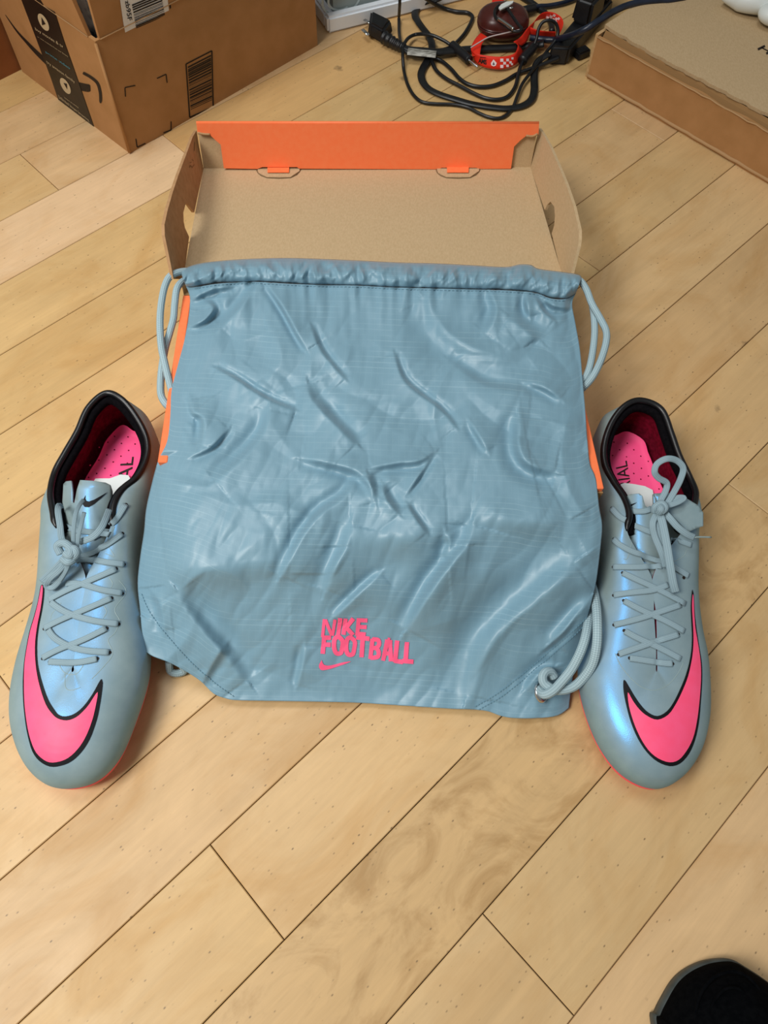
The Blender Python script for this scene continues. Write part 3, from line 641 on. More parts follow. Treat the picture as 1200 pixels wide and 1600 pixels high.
# creases: (points, steep side width, gentle side width (px), height in mm, sign of steep side)
CR = [
 ([(417, 447), (440, 480), (462, 520), (478, 547)], 5, 26, 3.2, 1), ([(338, 575), (370, 592), (400, 612), (430, 628), (462, 640)], 5, 30, 3.0, -1),
 ([(482, 600), (490, 622), (520, 655), (557, 692)], 10, 30, 3.6, -1), ([(418, 640), (408, 675), (380, 710), (335, 750)], 10, 30, 3.4, 1),
 ([(295, 625), (300, 645), (316, 657), (313, 695)], 7, 22, 3.0, 1), ([(298, 715), (330, 700), (358, 670)], 5, 18, 1.8, 1), ([(487, 510), (505, 550), (540, 592)], 5, 18, 2.2, -1),
 ([(402, 440), (380, 470), (345, 510)], 8, 18, 2.6, 1), ([(297, 512), (320, 502), (336, 482), (322, 470)], 6, 15, 2.6, 1),
 ([(470, 718), (520, 728), (560, 742), (590, 778)], 8, 26, 3.0, 1), ([(553, 750), (535, 775), (500, 800), (475, 830), (455, 865), (438, 898)], 9, 26, 3.6, 1),
 ([(546, 820), (538, 850), (520, 885), (508, 921)], 12, 26, 3.4, 1), ([(593, 895), (560, 925), (522, 962)], 7, 24, 2.8, 1),
 ([(278, 925), (300, 955), (325, 985), (352, 1015), (372, 1042), (386, 1062)], 17, 34, 4.2, -1), ([(238, 928), (248, 945), (254, 985)], 7, 16, 2.0, 1),
 ([(617, 553), (628, 585), (645, 606), (690, 640), (713, 667)], 5, 22, 2.6, -1), ([(660, 470), (680, 510), (707, 536), (745, 555), (785, 563), (815, 545)], 20, 20, 3.0, 1),
 ([(808, 652), (806, 690), (814, 718), (835, 733), (867, 740)], 12, 30, 4.4, 1), ([(823, 600), (850, 608), (875, 625)], 7, 20, 2.2, 1),
 ([(763, 455), (772, 480), (768, 500), (756, 518)], 9, 24, 2.8, 1), ([(733, 660), (745, 680), (760, 705)], 6, 16, 2.2, 1), ([(797, 493), (820, 508), (843, 530)], 14, 16, 2.4, -1),
 ([(580, 733), (620, 726), (655, 722), (680, 706)], 7, 16, 2.6, 1), ([(637, 772), (655, 745), (674, 718)], 4, 14, 1.8, 1), ([(598, 757), (606, 778), (624, 802)], 8, 18, 3.4, -1), ([(576, 742), (582, 760), (588, 784)], 8, 16, 3.0, -1),
 ([(637, 788), (650, 808), (668, 832)], 5, 16, 2.2, -1),
 ([(736, 820), (728, 845), (712, 866), (690, 893), (672, 918), (652, 950), (634, 982)], 13, 34, 5.6, 1),
 ([(696, 834), (700, 850), (690, 868)], 8, 14, 2.6, 1),
 ([(896, 879), (860, 905), (822, 940), (785, 970), (756, 1006), (738, 1045), (728, 1086)], 26, 46, 6.5, 1), ([(924, 930), (905, 950), (885, 975), (862, 1000)], 12, 24, 3.4, 1),
 ([(866, 1040), (840, 1050), (820, 1075)], 9, 22, 3.0, 1),
 ([(262, 914), (340, 905), (415, 898), (452, 897)], 44, 70, 3.6, 1), ([(550, 852), (600, 850), (650, 855), (700, 853)], 38, 60, 3.6, 1), ([(735, 821), (790, 826), (850, 830), (888, 813)], 36, 60, 3.8, 1),
 ([(463, 1070), (470, 1040), (474, 1010)], 6, 18, 2.0, -1), ([(320, 1064), (340, 1030), (352, 1012)], 8, 20, 2.0, 1),
 ([(700, 560), (760, 600), (830, 610)], 8, 40, 1.6, -1), ([(420, 520), (430, 560), (410, 590)], 20, 30, 2.0, 1), ([(300, 470), (330, 455), (360, 450)], 6, 16, 2.2, 1),
 ([(850, 470), (866, 480), (890, 484)], 6, 14, 2.4, 1), ([(820, 462), (822, 480), (826, 495)], 6, 14, 2.2, 1), ([(836, 462), (850, 485), (866, 500)], 5, 14, 2.2, -1), ([(902, 960), (880, 990), (845, 1020)], 5, 14, 1.6, -1),
]
CRS = []
for pts, w1, w2, h_, sg in CR:
    P = [tuple(v) for v in cr(pts, 5)]; CRS.append((np.array(P), w1, w2, h_/1000*2.1, sg, min(p[0] for p in P)-260, max(p[0] for p in P)+260, min(p[1] for p in P)-260, max(p[1] for p in P)+260, plen(P)))
NU, NV = 330, 330
UV_ = [(i/NU, j/NV) for j in range(NV+1) for i in range(NU+1)]
PX = np.array([coons(u, v) for u, v in UV_])
U_ = np.array([a for a, b in UV_]); V_ = np.array([b for a, b in UV_])
DH = np.zeros(len(PX))
for P, w1, w2, h_, sg, xa, xb, ya, yb, dd in CRS:
    sel = np.where((PX[:, 0] > xa) & (PX[:, 0] < xb) & (PX[:, 1] > ya) & (PX[:, 1] < yb))[0]
    if not len(sel): continue
    Q = PX[sel]; best = np.full(len(sel), 1e9); sd = np.zeros(len(sel)); tt = np.zeros(len(sel))
    for i in range(len(P)-1):
        a = P[i]; e = P[i+1]-a; l2 = e@e; t = np.clip(((Q-a)@e)/l2, 0, 1); pr = a+t[:, None]*e; df = Q-pr; ds = np.hypot(df[:, 0], df[:, 1])
        mk2 = ds < best; best = np.where(mk2, ds, best); s = np.sign(e[0]*df[:, 1]-e[1]*df[:, 0]); sd = np.where(mk2, s*ds, sd); tt = np.where(mk2, (dd[i]+t*math.sqrt(l2))/dd[-1], tt)
    prof = np.sin(np.pi*np.clip(tt*.94+.03, 0, 1))**.6
    # crest sits just beside the stroke; the stroke itself is the steep drop
    x = sd*sg + w1*.5
    f = np.where(x < 0, np.exp(-(-x/w2)**1.2), np.exp(-(x/(w1*.75))**2))
    f = f - .55*np.exp(-((x-w1*1.6)/(w1*1.0))**2)
    # fade past the ends
    DH[sel] += h_*prof*f*np.where((tt <= 0.001) | (tt >= .999), np.exp(-(best/(w1*1.2))**2), 1)
_fr = random.Random(21); FOLDS = []
for _k in range(70):
    _x, _y = _fr.uniform(235, 925), _fr.uniform(450, 1090); _a = _fr.choice([_fr.gauss(.85, .35), _fr.gauss(-.9, .4), _fr.gauss(.1, .3)])
    FOLDS.append((_x, _y, math.cos(_a), math.sin(_a), _fr.uniform(35, 95), _fr.uniform(12, 34), _fr.uniform(-1, 1)*.0022, _fr.uniform(-.5, .5)))
FO = np.zeros(len(PX))
for _x, _y, _c, _s, _l, _w, _a, _b in FOLDS:
    dx, dy = PX[:, 0]-_x, PX[:, 1]-_y; t = dx*_c+dy*_s; d = -dx*_s+dy*_c+_b*t*t/_l
    FO += _a*np.maximum(0, 1-np.abs(d)/(_w*(1.15-np.clip(np.abs(t)/_l, 0, 1)*.6)))**1.15*np.exp(-(t/_l)**4)
DH += FO
def bag_h(px, py, u, v):
    h = hprof(px, py)
    edge = min(u, 1-u); h -= .006*math.exp(-(edge/.03)**1.3)*(1 if v < .9 else .4)
    if v > .35: h -= .02*max(0, 1-u/.12)**1.5*min(1, (v-.35)*3)*(1 if v < .8 else max(0, (1-v)*5))
    n3 = noise.noise(Vector((px*.008, py*.008, 1.3)))*.0036 + noise.noise(Vector((px*.02+9, py*.017, 4.1)))*.0016
    a = px*.035+py*.02; n3 += abs(noise.noise(Vector((a, py*.012-px*.006, 8.8))))*.0016 + noise.noise(Vector((px*.09, py*.06, 2)))*.00022
    # gathers just below the casing
    g = math.exp(-v/.05); n3 += g*.0030*noise.noise(Vector((px*.085, py*.012, 5)))
    return h+n3
vs = []
for k in range(len(PX)):
    px, py = PX[k]; h = bag_h(px, py, U_[k], V_[k])+DH[k]
    if min(U_[k], 1-U_[k]) < .06: h = max(h, .0978-max(0, py-705)*.00042)
    vs.append(W(px, py, max(h, .0035)))
fs = [(j*(NU+1)+i, j*(NU+1)+i+1, (j+1)*(NU+1)+i+1, (j+1)*(NU+1)+i) for j in range(NV) for i in range(NU)]
nb = mat('grey_blue_nylon', (112, 152, 172), 0.43, spec=0.5)
def build_nylon(m):
    tc = N(m, 'ShaderNodeTexCoord')
    b = BS(m); b.inputs['Sheen Weight'].default_value = .15; b.inputs['Sheen Roughness'].default_value = .4
    uvm = N(m, 'ShaderNodeSeparateXYZ'); L(m, tc, 'UV', uvm, 0)
    def line(ch, per, wd):
        a = N(m, 'ShaderNodeMath', operation='MULTIPLY', i_1=1/per); L(m, uvm, ch, a, 0)
        f = N(m, 'ShaderNodeMath', operation='FRACT'); L(m, a, 0, f, 0)
        l = N(m, 'ShaderNodeMath', operation='LESS_THAN', i_1=wd); L(m, f, 0, l, 0); return l
    l1 = line(1, .0052, .14); l2 = line(0, .0052, .10)
    nz = N(m, 'ShaderNodeTexNoise', i_Scale=60.0, i_Detail=3); mpn = N(m, 'ShaderNodeMapping'); mpn.inputs['Scale'].default_value = (.3, 1, 1); L(m, tc, 'UV', mpn, 0); L(m, mpn, 0, nz, 'Vector')
    mr_ = N(m, 'ShaderNodeMapRange', i_1=.42, i_2=.68, i_3=0, i_4=.35); L(m, nz, 'Fac', mr_, 0)
    a = N(m, 'ShaderNodeMath', operation='MULTIPLY'); L(m, l1, 0, a, 0); L(m, mr_, 0, a, 1)
    c = N(m, 'ShaderNodeMath', operation='MULTIPLY', i_1=.06); L(m, l2, 0, c, 0)
    s_ = N(m, 'ShaderNodeMath', operation='MAXIMUM'); L(m, a, 0, s_, 0); L(m, c, 0, s_, 1)
    mx = N(m, 'ShaderNodeMix', data_type='RGBA'); mx.inputs['A'].default_value = s2l((118, 154, 172)); mx.inputs['B'].default_value = s2l((160, 192, 204))
    L(m, s_, 0, mx, 'Factor'); L(m, mx, 'Result', b, 'Base Color')
    wv = N(m, 'ShaderNodeTexNoise', i_Scale=900.0, i_Detail=1); L(m, tc, 'UV', wv, 'Vector')
    bp = N(m, 'ShaderNodeBump', i_Strength=.12, i_Distance=.0003); L(m, wv, 'Fac', bp, 'Height'); L(m, bp, 0, b, 'Normal')
build_nylon(nb)
bag = thing('drawstring_bag', (0, .35, 0), 'grey-blue nylon drawstring bag with pink lettering draped over the shoebox', 'bag')
fab = mk('fabric', vs, fixup(vs, fs), nb, bag, True)
uvl = fab.data.uv_layers.new(name='UVMap')
for l in fab.data.loops:
    k = l.vertex_index; uvl.data[l.index].uv = (U_[k]*.37, V_[k]*.40)
bagbvh = BVHTree.FromPolygons(vs, fs)
sm_ = fab.modifiers.new('cloth', 'SOLIDIFY'); sm_.thickness = .0014; sm_.offset = -1
# gathered casing along the top
NU2, NV2 = 420, 18; vs2 = []; uvs2 = []
for j in range(NV2+1):
    for i in range(NU2+1):
        u, v = i/NU2, j/NV2; a, b = topP(u), seamP(u); px, py = a[0]+(b[0]-a[0])*v, a[1]+(b[1]-a[1])*v
        hb = bag_h(*b, u, 0)*v + (.1045)*(1-v)
        bul = math.sin(math.pi*min(1, v*1.02))**.7
        w = (.5-abs(noise.noise(Vector((px*.055, v*1.6+px*.006, 31)))))*.0050 + noise.noise(Vector((px*.045, v*1.2, 3)))*.0034 + noise.noise(Vector((px*.10, v*2.2+px*.01, 9)))*.0022 + abs(noise.noise(Vector((px*.07+v*2.5, v*.8, 14))))*.003 + noise.noise(Vector((px*.3, v*5, 22)))*.0006
        vs2.append(W(px, py, hb + bul*(.0068+w) - .0006*(v > .95))); uvs2.append((u*.37, v*.03))
fs2 = [(j*(NU2+1)+i, j*(NU2+1)+i+1, (j+1)*(NU2+1)+i+1, (j+1)*(NU2+1)+i) for j in range(NV2) for i in range(NU2)]
cas = mk('drawstring_casing', vs2, fixup(vs2, fs2), nb, bag, True)
uvl = cas.data.uv_layers.new(name='UVMap')
for l in cas.data.loops: uvl.data[l.index].uv = uvs2[l.vertex_index]
sm_ = cas.modifiers.new('cloth', 'SOLIDIFY'); sm_.thickness = .0014; sm_.offset = -1
# stitching
thread = mat('pale_thread', (104, 142, 160), .7)
def stitches(path, step, ln, bvh, rad=.00035):
    d = plen(path); allv = []; allf = []; t = 0
    P = Poly(path, 1)
    while t < d[-1]-ln:
        a = P(t/d[-1]); b = P((t+ln)/d[-1]); pa, na = on_surf(bvh, *a, .0003, .1); pb2, nb2 = on_surf(bvh, *b, .0003, .1)
        if (pa-pb2).length < .02:
            v_, f_ = tube_mesh([pa, (pa+pb2)/2+na*.0003, pb2], rad, 4); o_ = len(allv); allv += v_; allf += [tuple(x+o_ for x in f) for f in f_]
        t += step
    return allv, allf
seam_path = [(seamP(i/80)[0], seamP(i/80)[1]+3) for i in range(2, 79)]
v_, f_ = stitches(seam_path, 6, 3.6, bagbvh); o = mk('stitching', v_, f_, thread, bag); o['kind'] = 'stuff'
for path in ([(222, 928), (240, 965), (290, 1025), (330, 1062), (368, 1090)], [(742, 1104), (775, 1085), (805, 1062), (850, 1024), (890, 990), (918, 962)], [(748, 1109), (781, 1090), (811, 1067), (855, 1029), (893, 996), (914, 975)]):
    v_, f_ = stitches([tuple(q) for q in cr(path, 8)], 5, 3, bagbvh); o = mk('corner_stitching', v_, f_, thread, bag); o['kind'] = 'stuff'
# printed lettering, stroke by stroke as it reads on the cloth
def c7(x, y): return (480+x/6.667, 950+y/6.667)
GL_ = {
 'N': [[(180, 112), (160, 300)], [(190, 118), (255, 282)], [(290, 115), (262, 285)]], 'I': [[(345, 100), (322, 275)]],
 'K': [[(400, 105), (378, 275)], [(480, 105), (408, 200), (478, 278)]], 'E': [[(536, 102), (520, 285)], [(530, 122), (628, 126)], [(526, 192), (620, 196)], [(520, 262), (610, 272)]],
 'F': [[(178, 290), (160, 475)], [(170, 305), (250, 305)], [(168, 378), (245, 380)]], 'O1': [[(325, 292), (288, 320), (280, 400), (300, 465), (350, 465), (362, 420), (368, 340), (325, 292)]],
 'O2': [[(450, 300), (415, 325), (405, 415), (425, 478), (472, 478), (488, 430), (495, 345), (450, 300)]], 'T': [[(510, 300), (650, 318)], [(580, 300), (565, 510)]],
 'B': [[(680, 318), (658, 528)], [(680, 322), (740, 330), (748, 380), (720, 410), (670, 412)], [(720, 412), (745, 450), (735, 505), (660, 515)]],
 'A': [[(790, 545), (835, 325), (862, 330), (872, 552)], [(812, 468), (870, 472)]], 'L1': [[(938, 335), (912, 560)], [(905, 545), (1000, 560)]], 'L2': [[(1040, 350), (1025, 555)], [(990, 548), (1106, 556)]],
}
WID = {'N': 30, 'I': 40, 'K': 40, 'E': 38, 'F': 42, 'O1': 42, 'O2': 42, 'T': 42, 'B': 40, 'A': 40, 'L1': 42, 'L2': 42}
for ch, strokes in GL_.items():
    bm = bmesh.new()
    for st in strokes:
        pts = [c7(*p) for p in st]
        if len(pts) > 3 and ch[0] in 'OB': pts = smooth2(pts, 4)
        W_ = WID[ch]/6.667*1.12
        polys = stroke2(pts, W_)
        if len(pts) > 3 and ch[0] in 'OB': polys += [ell(p[0], p[1], W_/2, W_/2, 0, 8) for p in pts[1:-1]]
        for pl in polys:
            v2, f2 = clip_grid(pl, 5); vv = []
            for (x, y) in v2:
                hit = bagbvh.ray_cast(CAM, ray(x, y)); vv.append(bm.verts.new(hit[0]+hit[1]*(.0006 if hit[1].dot(CAM-hit[0]) > 0 else -.0006)))
            for f in f2:
                try: bm.faces.new([vv[q] for q in f])
                except ValueError: pass
    mkbm('printed_letter', bm, M['bagprint'], bag)
tick = smooth2([c7(150, 540), c7(122, 590), c7(130, 630), c7(165, 645), c7(260, 625), c7(380, 585), c7(455, 552), c7(380, 562), c7(290, 585), c7(220, 597), c7(170, 585), c7(150, 540)], 3)[:-1]
decal('printed_tick', tick, bagbvh, .0006, M['bagprint'], bag, 6)['label'] = 'small pink tick logo'
# cords
cordm = mat('pale_grey_blue_cord', (168, 192, 200), .75, spec=.2)
def build_cord(m):
    tc = N(m, 'ShaderNodeTexCoord'); sp = N(m, 'ShaderNodeSeparateXYZ'); L(m, tc, 'UV', sp, 0)
    def wave(k1, k2):
        a = N(m, 'ShaderNodeMath', operation='MULTIPLY', i_1=k1); L(m, sp, 0, a, 0)
        b = N(m, 'ShaderNodeMath', operation='MULTIPLY_ADD', i_1=k2); L(m, sp, 1, b, 0); L(m, a, 0, b, 2)
        s = N(m, 'ShaderNodeMath', operation='SINE'); L(m, b, 0, s, 0); return s
    s1 = wave(2*math.pi/.0026, 2*math.pi*6); s2_ = wave(2*math.pi/.0026, -2*math.pi*6)
    mm = N(m, 'ShaderNodeMath', operation='MULTIPLY'); L(m, s1, 0, mm, 0); L(m, s2_, 0, mm, 1)
    r = N(m, 'ShaderNodeMapRange', i_1=-1, i_2=1, i_3=0, i_4=1); L(m, mm, 0, r, 0)
    mx = N(m, 'ShaderNodeMix', data_type='RGBA'); mx.inputs['A'].default_value = s2l((140, 166, 176)); mx.inputs['B'].default_value = s2l((178, 201, 208))
    L(m, r, 0, mx, 'Factor'); L(m, mx, 'Result', BS(m), 'Base Color')
    bp = N(m, 'ShaderNodeBump', i_Strength=.6, i_Distance=.0006); L(m, r, 0, bp, 'Height'); L(m, bp, 0, BS(m), 'Normal')
build_cord(cordm)
def cord(pts, r=.003, name='cord', m=None, n=8):
    P = [W(x, y, h) for x, y, h in pts]; ln = sum((P[i+1]-P[i]).length for i in range(len(P)-1))
    o = tube(name, P, r, m or cordm, bag, 14, n=n); rope_uv(o, 14, ln, 1.0); return o
cord([(304, 427, .098), (288, 424, .104), (268, 430, .108), (258, 446, .106), (252, 475, .104), (250, 505, .102), (252, 540, .1), (258, 570, .098), (265, 598, .094), (272, 622, .089), (282, 640, .080)])
cord([(304, 438, .094), (289, 438, .099), (277, 450, .102), (273, 475, .100), (271, 498, .098), (265, 520, .096), (258, 545, .092), (253, 575, .090), (251, 600, .089), (252, 618, .089), (259, 631, .090), (269, 639, .086), (282, 645, .078)])
cord([(890, 436, .096), (905, 438, .103), (916, 452, .105), (925, 475, .104), (938, 498, .102), (947, 517, .101), (947, 535, .100), (940, 560, .099), (930, 582, .098), (919, 598, .093), (902, 614, .082)])
cord([(925, 474, .100), (928, 495, .098), (929, 520, .097), (926, 550, .096), (920, 578, .095), (911, 595, .090), (898, 608, .080)])
cord([(912, 888, .030), (925, 916, .044), (931.5, 946, .056), (933.5, 979, .062), (932, 1012, .058), (924, 1041, .048), (905, 1066, .036), (888, 1076, .030), (868, 1078, .030), (852, 1069, .030), (848, 1059, .031), (852, 1051, .031), (860, 1050, .029), (866, 1058, .026)], .0036)
cord([(908, 915, .024), (920, 950, .040), (917, 985, .052), (909, 1014, .052), (894, 1044, .043), (876, 1067, .037), (863, 1080, .034), (851, 1085, .030), (844, 1079, .024), (841, 1073, .018)], .0036)
cord([(264, 1034, .012), (266, 1048, .005), (276, 1052, .004), (288, 1048, .005), (284, 1038, .012)], .003)
# steel eyelet
ec, en = on_surf(bagbvh, 841, 1077, .004)
ax = (ray(841, 1077)*-.55+RGT*.83+UPV*.1).normalized()
bm = bmesh.new(); R1, r1 = .0068, .0019; rings = []
uu_ = ax.orthogonal().normalized(); vv_ = ax.cross(uu_)
for i in range(28):
    a = 2*math.pi*i/28; cc = ec + (uu_*math.cos(a)+vv_*math.sin(a))*R1; rd = uu_*math.cos(a)+vv_*math.sin(a)
    rings.append([bm.verts.new(cc + rd*math.cos(b)*r1 + ax*math.sin(b)*r1*1.1) for b in [2*math.pi*k/10 for k in range(10)]])
for i in range(28):
    for k in range(10): bm.faces.new((rings[i][k], rings[(i+1) % 28][k], rings[(i+1) % 28][(k+1) % 10], rings[i][(k+1) % 10]))
mkbm('eyelet', bm, M['steel'], bag, True)

# ------------------------------------------------------------------ football boots
def boot_mat(name, tint_fac):
    m = mat(name, (128, 148, 148), .55, spec=.15); b = BS(m)
    tc = N(m, 'ShaderNodeTexCoord')
    add_noise(m, (136, 153, 150), (148, 164, 160), 60)
    v = N(m, 'ShaderNodeTexVoronoi', i_Scale=1100.0); L(m, tc, 'Object', v, 'Vector')
    bp = N(m, 'ShaderNodeBump', i_Strength=.06, i_Distance=.0004); L(m, v, 'Distance', bp, 'Height'); L(m, bp, 0, b, 'Normal')
    gl = N(m, 'ShaderNodeBsdfGlossy', i_Roughness=.24); gl.inputs['Color'].default_value = (0.04, 0.42, 1.0, 1); L(m, bp, 0, gl, 'Normal')
    gl2 = N(m, 'ShaderNodeBsdfGlossy', i_Roughness=.52); gl2.inputs['Color'].default_value = (0.10, 0.45, .95, 1)
    g2m = N(m, 'ShaderNodeMixShader'); g2m.inputs[0].default_value = .62; L(m, gl, 0, g2m, 1); L(m, gl2, 0, g2m, 2)
    mx = N(m, 'ShaderNodeMixShader'); mx.inputs[0].default_value = tint_fac
    out = m.node_tree.nodes['Material Output']
    L(m, b, 0, mx, 1); L(m, g2m, 0, mx, 2); L(m, mx, 0, out, 0)
    return m
bootm = boot_mat('iridescent_grey_synthetic', .18); boot_blue = boot_mat('iridescent_blue_grey_synthetic', .22)
lacem = mat('grey_blue_lace', (140, 164, 174), .7, spec=.25)
def build_lace(m):
    tc = N(m, 'ShaderNodeTexCoord'); sp = N(m, 'ShaderNodeSeparateXYZ'); L(m, tc, 'UV', sp, 0)
    a = N(m, 'ShaderNodeMath', operation='MULTIPLY', i_1=2*math.pi*14); L(m, sp, 1, a, 0)
    s = N(m, 'ShaderNodeMath', operation='SINE'); L(m, a, 0, s, 0)
    r = N(m, 'ShaderNodeMapRange', i_1=-1, i_2=1, i_3=0, i_4=1); L(m, s, 0, r, 0)
    mx = N(m, 'ShaderNodeMix', data_type='RGBA'); mx.inputs['A'].default_value = s2l((130, 154, 165)); mx.inputs['B'].default_value = s2l((148, 172, 182))
    L(m, r, 0, mx, 'Factor'); L(m, mx, 'Result', BS(m), 'Base Color')
    bp = N(m, 'ShaderNodeBump', i_Strength=.5, i_Distance=.0003); L(m, r, 0, bp, 'Height'); L(m, bp, 0, BS(m), 'Normal')
build_lace(lacem)
overlay = mat('smooth_grey_overlay_edge', (142, 163, 164), .35, spec=.5)
white_lbl = mat('white_paper_stuffing', (222, 228, 228), .8)
def boot(cfg):
    K = 8
    root = thing('football_boot', cfg['loc'], cfg['label'], 'boot', None)
    R = [tuple(W(*k[0])) for k in cfg['keys']]
    Mw = []
    for k, r in zip(cfg['keys'], R):
        if k[1][0] == 'o': Mw.append((r[0]+k[1][1], r[1]+k[1][2], k[1][3]))
        else: Mw.append(tuple(W(*k[1])))
    R = cr(R, K, True); Mw = cr(Mw, K, True); n = len(R)
    a0, a1 = Vector(cfg['axis'][0]), Vector(cfg['axis'][1])
    def toward(p, d):
        p = Vector((p[0], p[1], 0)); ab = a1-a0; t = max(.12, min(.86, (p-a0).dot(ab)/ab.length_squared)); c = a0+ab*t
        v = c-p; return p+v.normalized()*min(d, v.length*.9)
    rows = []
    NB, NT_ = 5, 18
    for i in range(n):
        mv = Vector(Mw[i]); rv = Vector(R[i]); s = toward(mv, .0045); col = []
        for j in range(NB):                                   # under-curve from sole edge to widest line
            t = j/NB*math.pi/2; hx = math.sin(t); hz = 1-math.cos(t)
            col.append(Vector((s.x+(mv.x-s.x)*hx, s.y+(mv.y-s.y)*hx, .013+(mv.z-.013)*hz)))
        ex = 2/2.25
        for j in range(NT_+1):
            t = j/NT_*math.pi/2
            c_ = math.cos(t)**ex if j < NT_ else 0.0; s_ = math.sin(t)**ex
            col.append(Vector((rv.x+(mv.x-rv.x)*c_, rv.y+(mv.y-rv.y)*c_, mv.z+(rv.z-mv.z)*s_)))
        rows.append(col)
    m_ = len(rows[0]); vs = [p for c in rows for p in c]
    # slight smoothing around the girth to relax the key points
    arr = np.array([[list(p) for p in c] for c in rows])
    for _ in range(3): arr[:, :m_-1] = arr[:, :m_-1]*.5+.25*(np.roll(arr, 1, 0)+np.roll(arr, -1, 0))[:, :m_-1]
    vs = [Vector(p) for p in arr.reshape(-1, 3)]
    fs = [(i*m_+j, ((i+1) % n)*m_+j, ((i+1) % n)*m_+j+1, i*m_+j+1) for i in range(n) for j in range(m_-1)]
    up = mk('upper', vs, fs, [cfg.get('mat', bootm), M['lining']], root, True)
    # outward check then solidify inwards
    c0 = vs[fs[10][0]]; nn = up.data.polygons[10].normal
    outw = (c0-Vector(((a0+a1)/2)[:])).dot(nn) > 0
    if not outw: up.data.flip_normals()
    so = up.modifiers.new('thickness', 'SOLIDIFY'); so.thickness = .0022; so.offset = -1; so.material_offset = 1; so.use_rim = False
    bvh = BVHTree.FromPolygons(vs, fs)
    # sole plate and studs
    S = [vs[i*m_] for i in range(n)]
    bm = bmesh.new(); c = Vector((a0+a1)/2)
    top = [bm.verts.new(Vector((p.x, p.y, .0145))+((p-c).xy.normalized().to_3d()*.0030)) for p in S]
    mid = [bm.verts.new(Vector((p.x, p.y, .0125))+((p-c).xy.normalized().to_3d()*.0034)) for p in S]
    bot = [bm.verts.new(Vector((p.x, p.y, .0095))-((p-c).xy.normalized().to_3d()*.004)) for p in S]
    for i in range(n):
        k = (i+1) % n; bm.faces.new((top[i], top[k], mid[k], mid[i])); bm.faces.new((mid[i], mid[k], bot[k], bot[i]))
    bm.faces.new(top); bm.faces.new(bot)
    mkbm('sole_plate', bm, M['pinksole'], root, False)
    ab = a1-a0; pr = Vector((-ab.y, ab.x, 0)).normalized()
    for t, w in ((.10, .020), (.26, .021), (.60, .028), (.74, .031), (.86, .024)):
        for sgn in (-1, 1):
            bm = bmesh.new(); bmesh.ops.create_cone(bm, cap_ends=True, segments=14, radius1=.0038, radius2=.0058, depth=.0108)
            pp_ = a0+ab*t+pr*w*sgn
            for v in bm.verts: v.co = v.co+Vector((pp_.x, pp_.y, .0054))
            mkbm('stud', bm, M['pinksole'], root, True)
    # insole
    IN = []
    for i in range(n):
        p = toward(Mw[i], .0105); IN.append(p)
    def iz(p): 
        t = max(0, min(1, (p-a0).dot(ab)/ab.length_squared)); return cfg.get('iz', .033) - .010*min(1, t*1.6)
    bm = bmesh.new(); cen = [a0+ab*max(.12, min(.86, (p-a0).dot(ab)/ab.length_squared)) for p in IN]
    rings = []
    for f_, dz in ((1.0, .0035), (.9, .001), (.7, 0), (.4, 0), (.12, 0)):
        rings.append([bm.verts.new(Vector((cc.x+(p.x-cc.x)*f_, cc.y+(p.y-cc.y)*f_, iz(p)+dz))) for p, cc in zip(IN, cen)])
    for a, b in zip(rings, rings[1:]):
        for i in range(n): bm.faces.new((a[i], a[(i+1) % n], b[(i+1) % n], b[i]))
    bm.faces.new(rings[-1])
    ivs = [v.co.copy() for v in bm.verts]; bm.verts.index_update(); ifs = [[v.index for v in f.verts] for f in bm.faces]
    ins = mkbm('insole', bm, M['insole'], root, True); ibvh = BVHTree.FromPolygons(ivs, ifs)
    # insole perforations
    bm = bmesh.new()
    for (x, y) in cfg['dots']:
        p, nn = on_surf(ibvh, x, y, .0004)
        q = [bm.verts.new(p+Vector((math.cos(a)*.0007, math.sin(a)*.0007, 0))) for a in [k*math.pi/4 for k in range(8)]]; bm.faces.new(q)
    dk = mkbm('perforation', bm, M['lining'], ins); dk['kind'] = 'stuff'
    for s_, q in cfg['text']:
        uv, f2 = text2d(s_, 1, .0); v3 = []
        for u, v in uv:
            x, y = quadmap(q, u, v); v3.append(on_surf(ibvh, x, y, .0006)[0])
        mk('insole_lettering', v3, fixup(v3, f2), M['ink'], ins)
    lb_ = decal('paper_stuffing', cfg['label_px'], ibvh, .003, white_lbl, root, 8)
    # collar piping
    for seg in cfg['piping']:
        ks = [(i % len(cfg['keys'])) for i in seg]
        idx = list(range(ks[0]*K, ks[-1]*K+1)) if ks[0] < ks[-1] else list(range(ks[0]*K, n))+list(range(0, ks[-1]*K+1))
        pts = [Vector(arr[i % n, m_-1])+Vector((0, 0, .0002)) for i in idx]
        v_, f_ = tube_mesh(pts, .0027, 12, rfun=lambda t: min(1, .35+min(t, 1-t)*22)); mk('collar_piping', v_, f_, M['shoeblack'], root, True)
    # padded collar lining just inside the piping
        inner = []
        for i in idx:
            p = Vector(arr[i % n, m_-1]); d = toward(p, .0030); inner.append(Vector((d.x, d.y, p.z-.0055)))
        v_, f_ = tube_mesh(inner, .0040, 10); mk('collar_padding', v_, f_, M['padding'], root, True)
    # tongue
    for poly, hf, nm in cfg['tongue']:
        ak = 0 if nm == 'tongue_flap' else .010
        v2, f2 = clip_grid(poly, 6); v3 = []
        xs = [p[0] for p in poly]
        for (x, y) in v2:
            cx_ = cfg['cx'](y); hw = 42.0; arch = -ak*((x-cx_)/hw)**2
            h = hf(y)+arch+(hf.__defaults__[0] if False else 0)
            v3.append(W(x, y, h))
        tg = mk(nm, v3, fixup(v3, f2), bootm, root, True)
        so = tg.modifiers.new('thickness', 'SOLIDIFY'); so.thickness = .0016; so.offset = -1
        tb = BVHTree.FromPolygons(v3, f2); cfg.setdefault('tb', []).append(tb)
